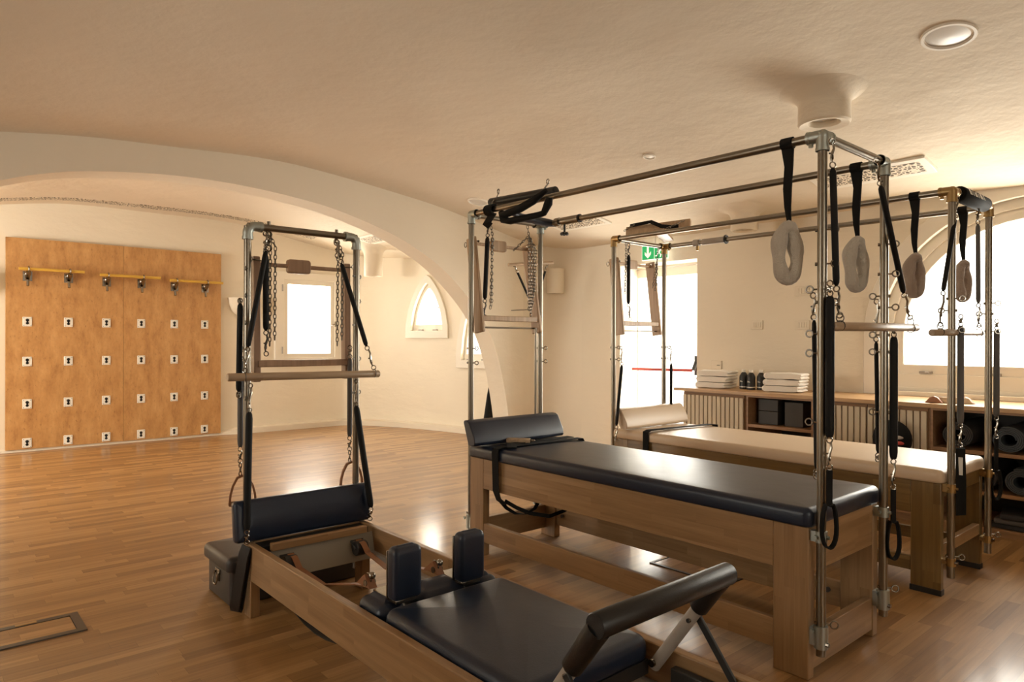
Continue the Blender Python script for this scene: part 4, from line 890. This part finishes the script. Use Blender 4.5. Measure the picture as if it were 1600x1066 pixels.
for k, (z, lab) in enumerate(((.05, 'bottom'), (.085, 'middle'), (.12, 'top'))):
    b = MB(); b.M = Matrix.Translation((-1.22+.02*k, 5.62, z+.001)) @ Matrix.Rotation(radians(8*k-6), 4, 'Z'); b.pad(-.17, .17, -.15, .15, 0, .033, .03, .014, .003)
    tag(b.build('folded_band', 'greysleeve' if k == 1 else 'mat2'), 'folded grey cloth on the lowest shelf, %s of the pile' % lab, 'folded cloth', 'folded cloths on the lowest shelf')
b = MB(); b.pad(-1.73, -1.60, 5.40, 5.9, .562, .59, .02, .01); 
# counter objects
def towel(x, y, z, w, d, h, rot):
    b = MB(); b.M = Matrix.Translation((x, y, z)) @ Matrix.Rotation(rot, 4, 'Z'); rs = []; n = 26
    pr = []                       # folded section: round fold at the left, two open layers at the right
    for k in range(13): a = pi/2+pi*k/12; pr.append((-w/2+h*.5+h*.52*cos(a), h/2+h*.5*sin(a)))
    pr += [(-w*.2, .001), (w*.2, .001), (w/2-.02, .002), (w/2-.004, h*.10), (w/2-.002, h*.30), (w/2-.02, h*.46), (w/2-.006, h*.55), (w/2, h*.75), (w/2-.008, h*.95), (w*.2, h*1.0), (0, h*1.03), (-w*.2, h*1.02)]
    for j in range(9):
        q = j/8; e = 1 if 0 < j < 8 else .9; f = .006*sin(7*q+x*40)
        rs.append([(px*(e if j in (0, 8) else 1)+f*.5, -d/2+d*q, h/2+(pz_-h/2)*e+.002*sin(9*q+px*30+z*90)) for px, pz_ in pr])
    b.rings(rs); return b
for cx, cy_, w_, sid, rot in ((-3.60, 5.66, .33, 'left stack beside the door', .12), (-2.93, 5.67, .33, 'right stack beside the bottles', .18)):
    for k, nm in enumerate(('bottom', 'middle', 'top')):
        b = towel(cx+.008*(k-1), cy_, .868+k*.054, w_, .24, .052, rot+.04*(k-1))
        tag(b.build('folded_towel', 'towel'), 'folded white towel, %s one in the %s' % (nm, sid), 'towel', 'folded white towels on the counter')
for k, (x, y, nm) in enumerate(((-3.345, 5.70, 'left'), (-3.255, 5.67, 'middle'), (-3.19, 5.73, 'right'))):
    t = thing('bottle', 'dark bottle with pale cap between the towel stacks, %s of three' % nm, 'bottle', (x, y, .866), 'dark bottles on the counter')
    MB().lathe([(.034, 0), (.038, .004), (.038, .105), (.036, .12), (.024, .142), (.0165, .15), (.0165, .155)], (x, y, .866), 20).build('body', 'dark', t)
    MB().lathe([(.0385, .016), (.0385, .025)], (x, y, .866), 20).build('label_band', 'white2', t)
    b = MB()
    for j in range(3): b.box(x-.012+.009*j, x-.007+.009*j, y-.0395, y-.038, .93, .945-.004*j)
    b.build('label_print', 'white2', t)
    MB().lathe([(.018, .153), (.0185, .155), (.0185, .173), (.017, .176)], (x, y, .866), 16).build('cap', 'white2', t)
t = thing('wooden_arc', 'tan padded roll with brown wooden end pieces on the counter under the window', 'roll', (-1.66, 5.62, .866))
for x0, x1, ya, yb in ((-1.78, -1.665, 5.46, 5.50), (-1.62, -1.50, 5.56, 5.60)):
    w_ = x1-x0; b = MB(); b.prism([(x0, .8655), (x0+w_*.28, .902), (x0+w_*.5, .914), (x0+w_*.72, .902), (x1, .8655)], ya, yb, 'y'); b.build('end_piece', 'tan', t, bev=.005)
rs = []
for k in range(5):
    q = k/4; x0 = -1.765+.16*q; y = 5.50+.06*q
    rs.append([(x0, y, .8655), (x0+.03, y, .90), (x0+.055, y, .910), (x0+.08, y, .90), (x0+.105, y, .8655)])
b = MB(); b.rings(rs); b.build('padding', 'cream', t, bev=.004)
t = thing('round_bag', 'round black bag with a small red print hanging on the fluted door', 'bag', (-1.93, 5.30, .48))
MB().sph((-1.945, 5.325, .60), .135, 24, (1.0, .4, 1.0)).build('body', 'webbing', t)
b = MB(); b.sph((-1.885, 5.276, .578), .03, 12, (1.3, .3, .5)); b.build('red_print', 'red', t)
b = MB(); b.sph((-1.895, 5.272, .618), .035, 12, (1.3, .3, .4)); b.build('grey_print', 'greymetal', t)
b = MB(); b.tube([(-1.945, 5.33, .72), (-1.945, 5.37, .79), (-1.945, 5.395, .82)], .006, 8); b.build('strap', 'webbing', t)
# switches and socket
for x, z, w_, lab in ((-3.412, 1.456, .125, 'left'), (-2.967, 1.449, .135, 'lower right'), (-2.97, 1.757, .135, 'upper right')):
    t = thing('switch_plate', 'white wall switch plate above the counter, %s of three' % lab, 'switch', (x, 6.045, z-.05))
    MB().box(x-w_/2, x+w_/2, 6.038, 6.05, z-.043, z+.043).build('plate', 'wall', t, bev=.004)
    b = MB()
    for k in range(4): b.box(x-.045+.0228*k+.001, x-.045+.0228*(k+1)-.001, 6.032, 6.04, z-.024, z+.024)
    b.build('rocker', 'wall', t, bev=.002)
t = thing('wall_socket', 'white wall socket just above the left towel stack', 'socket', (-3.847, 6.045, 1.03))
MB().box(-3.847-.06, -3.847+.06, 6.038, 6.05, 1.02, 1.105).build('plate', 'wall', t, bev=.004)
b = MB()
for dx in (-.012, 0, .012): b.cyl((-3.82+dx, 6.03, 1.06), (-3.82+dx, 6.039, 1.06), .003, 8)
b.build('socket_holes', 'dark', t)
# exit sign
t = thing('exit_sign', 'green emergency exit sign with white down arrow and running figure above the door', 'sign', (-4.545, 5.97, 2.17))
MB().box(-4.72, -4.37, 5.955, 5.97, 2.17, 2.335).build('sign_edge', 'signwhite', t, bev=.003)
MB().box(-4.71, -4.555, 5.951, 5.956, 2.18, 2.325).box(-4.545, -4.38, 5.951, 5.956, 2.18, 2.325).build('green_panel', 'green', t)
b = MB(); y0, y1 = 5.947, 5.952
b.prism([(-4.645, 2.315), (-4.62, 2.315), (-4.62, 2.235), (-4.592, 2.262), (-4.592, 2.232), (-4.6325, 2.19), (-4.673, 2.232), (-4.673, 2.262), (-4.645, 2.235)], y0, y1, 'y')
b.build('arrow', 'signwhite', t, smooth=False)
b = MB(); b.box(-4.435, -4.395, y0, y1, 2.19, 2.315); b.build('doorway_mark', 'signwhite', t, smooth=False)
b = MB(); b.cyl((-4.475, y0, 2.302), (-4.475, y1, 2.302), .011, 14)
b.prism([(-4.47, 2.288), (-4.455, 2.275), (-4.478, 2.235), (-4.50, 2.245)], y0, y1, 'y').prism([(-4.50, 2.245), (-4.482, 2.235), (-4.51, 2.205), (-4.535, 2.205), (-4.535, 2.213), (-4.515, 2.215)], y0, y1, 'y')
b.prism([(-4.485, 2.24), (-4.47, 2.232), (-4.455, 2.215), (-4.465, 2.19), (-4.475, 2.19), (-4.468, 2.214)], y0, y1, 'y').prism([(-4.47, 2.287), (-4.50, 2.275), (-4.512, 2.25), (-4.504, 2.25), (-4.495, 2.268), (-4.475, 2.275)], y0, y1, 'y').prism([(-4.46, 2.278), (-4.445, 2.26), (-4.43, 2.26), (-4.43, 2.252), (-4.448, 2.252), (-4.465, 2.265)], y0, y1, 'y')
b.build('running_figure', 'signwhite', t, smooth=False)
MB().cyl((-4.545, 5.962, 2.33), (-4.545, 5.962, ceilz(-4.5, 5.96)+.02), .006, 8).build('hanger_rod', 'white2', t)
# wall hung bar with springs on dividing wall
t = thing('wall_hung_bar', 'wooden bar with two black springs hung on the wall behind the dark table tower', 'bar', (-5.85, 5.3, 1.6))
def onx(px, py, x): # point where a sight line meets the plane x
    r = fw+r2*((px-800)/F)-u2*((py-533)/F); q = x/r.x; return Vector((0, 0, H))+r*q
A_ = Vector((-5.80, 4.97, 2.145)); B_ = Vector((-5.68, 5.54, 2.20))
MB().cyl(A_, B_, .02, 14).build('dowel', 'dowel', t)
C_ = Vector((-5.80, 5.36, 1.66))
for e, f in ((A_.lerp(B_, .12), 0), (A_.lerp(B_, .88), 0)):
    MB().cyl(e.lerp(C_, .18), C_, .013, 10).build('spring', 'sleeve', t)
    b = MB(); hookchain(b, e, e.lerp(C_, .18), .004, .014); b.build('snap_hook', 'chrome', t)
b = MB(); b.cyl((-6.2, C_.y, C_.z), (-5.79, C_.y, C_.z), .004, 8); b.build('wall_hook', 'iron', t)
# black cone bag behind the arch foot
b = MB(); b.lathe([(.10, 0), (.105, .02), (.07, .25), (.035, .5), (.006, .64)], (-7.05, 5.72, .08), 20); tag(b.build('floor_bag', 'webbing'), 'tall black tapered bag standing behind the arch foot', 'bag')
# floor boxes
def fbox(x0, x1, y0, y1, fr, lab):
    t = thing('floor_box', lab, 'floor box', ((x0+x1)/2, (y0+y1)/2, 0))
    def P(a, b_): return [(a, b_)]
    b = MB(); 
    b.box(x0, x1, y0, y0+fr, 0, .006).box(x0, x1, y1-fr, y1, 0, .006).box(x0, x0+fr, y0+fr, y1-fr, 0, .006).box(x1-fr, x1, y0+fr, y1-fr, 0, .006); b.build('frame', 'iron', t, smooth=False)
    MB().box(x0+fr+.003, x1-fr-.003, y0+fr+.003, y1-fr-.003, 0, .004).build('wooden_lid', 'floor', t, smooth=False)
    MB().box(x0+fr*.2, x0+fr*.8, (y0+y1)/2-.04, (y0+y1)/2+.04, .005, .0075).build('flap', 'brass', t)
fbox(-3.81, -3.55, .17, .575, .035, 'black-framed floor socket box with wooden lid at the lower left')
fbox(-2.50, -2.0, 3.235, 3.52, .018, 'black-framed floor box lid on the floor behind the dark table stretcher')
for o in bpy.data.objects:
    if '_b' in o: del o['_b']
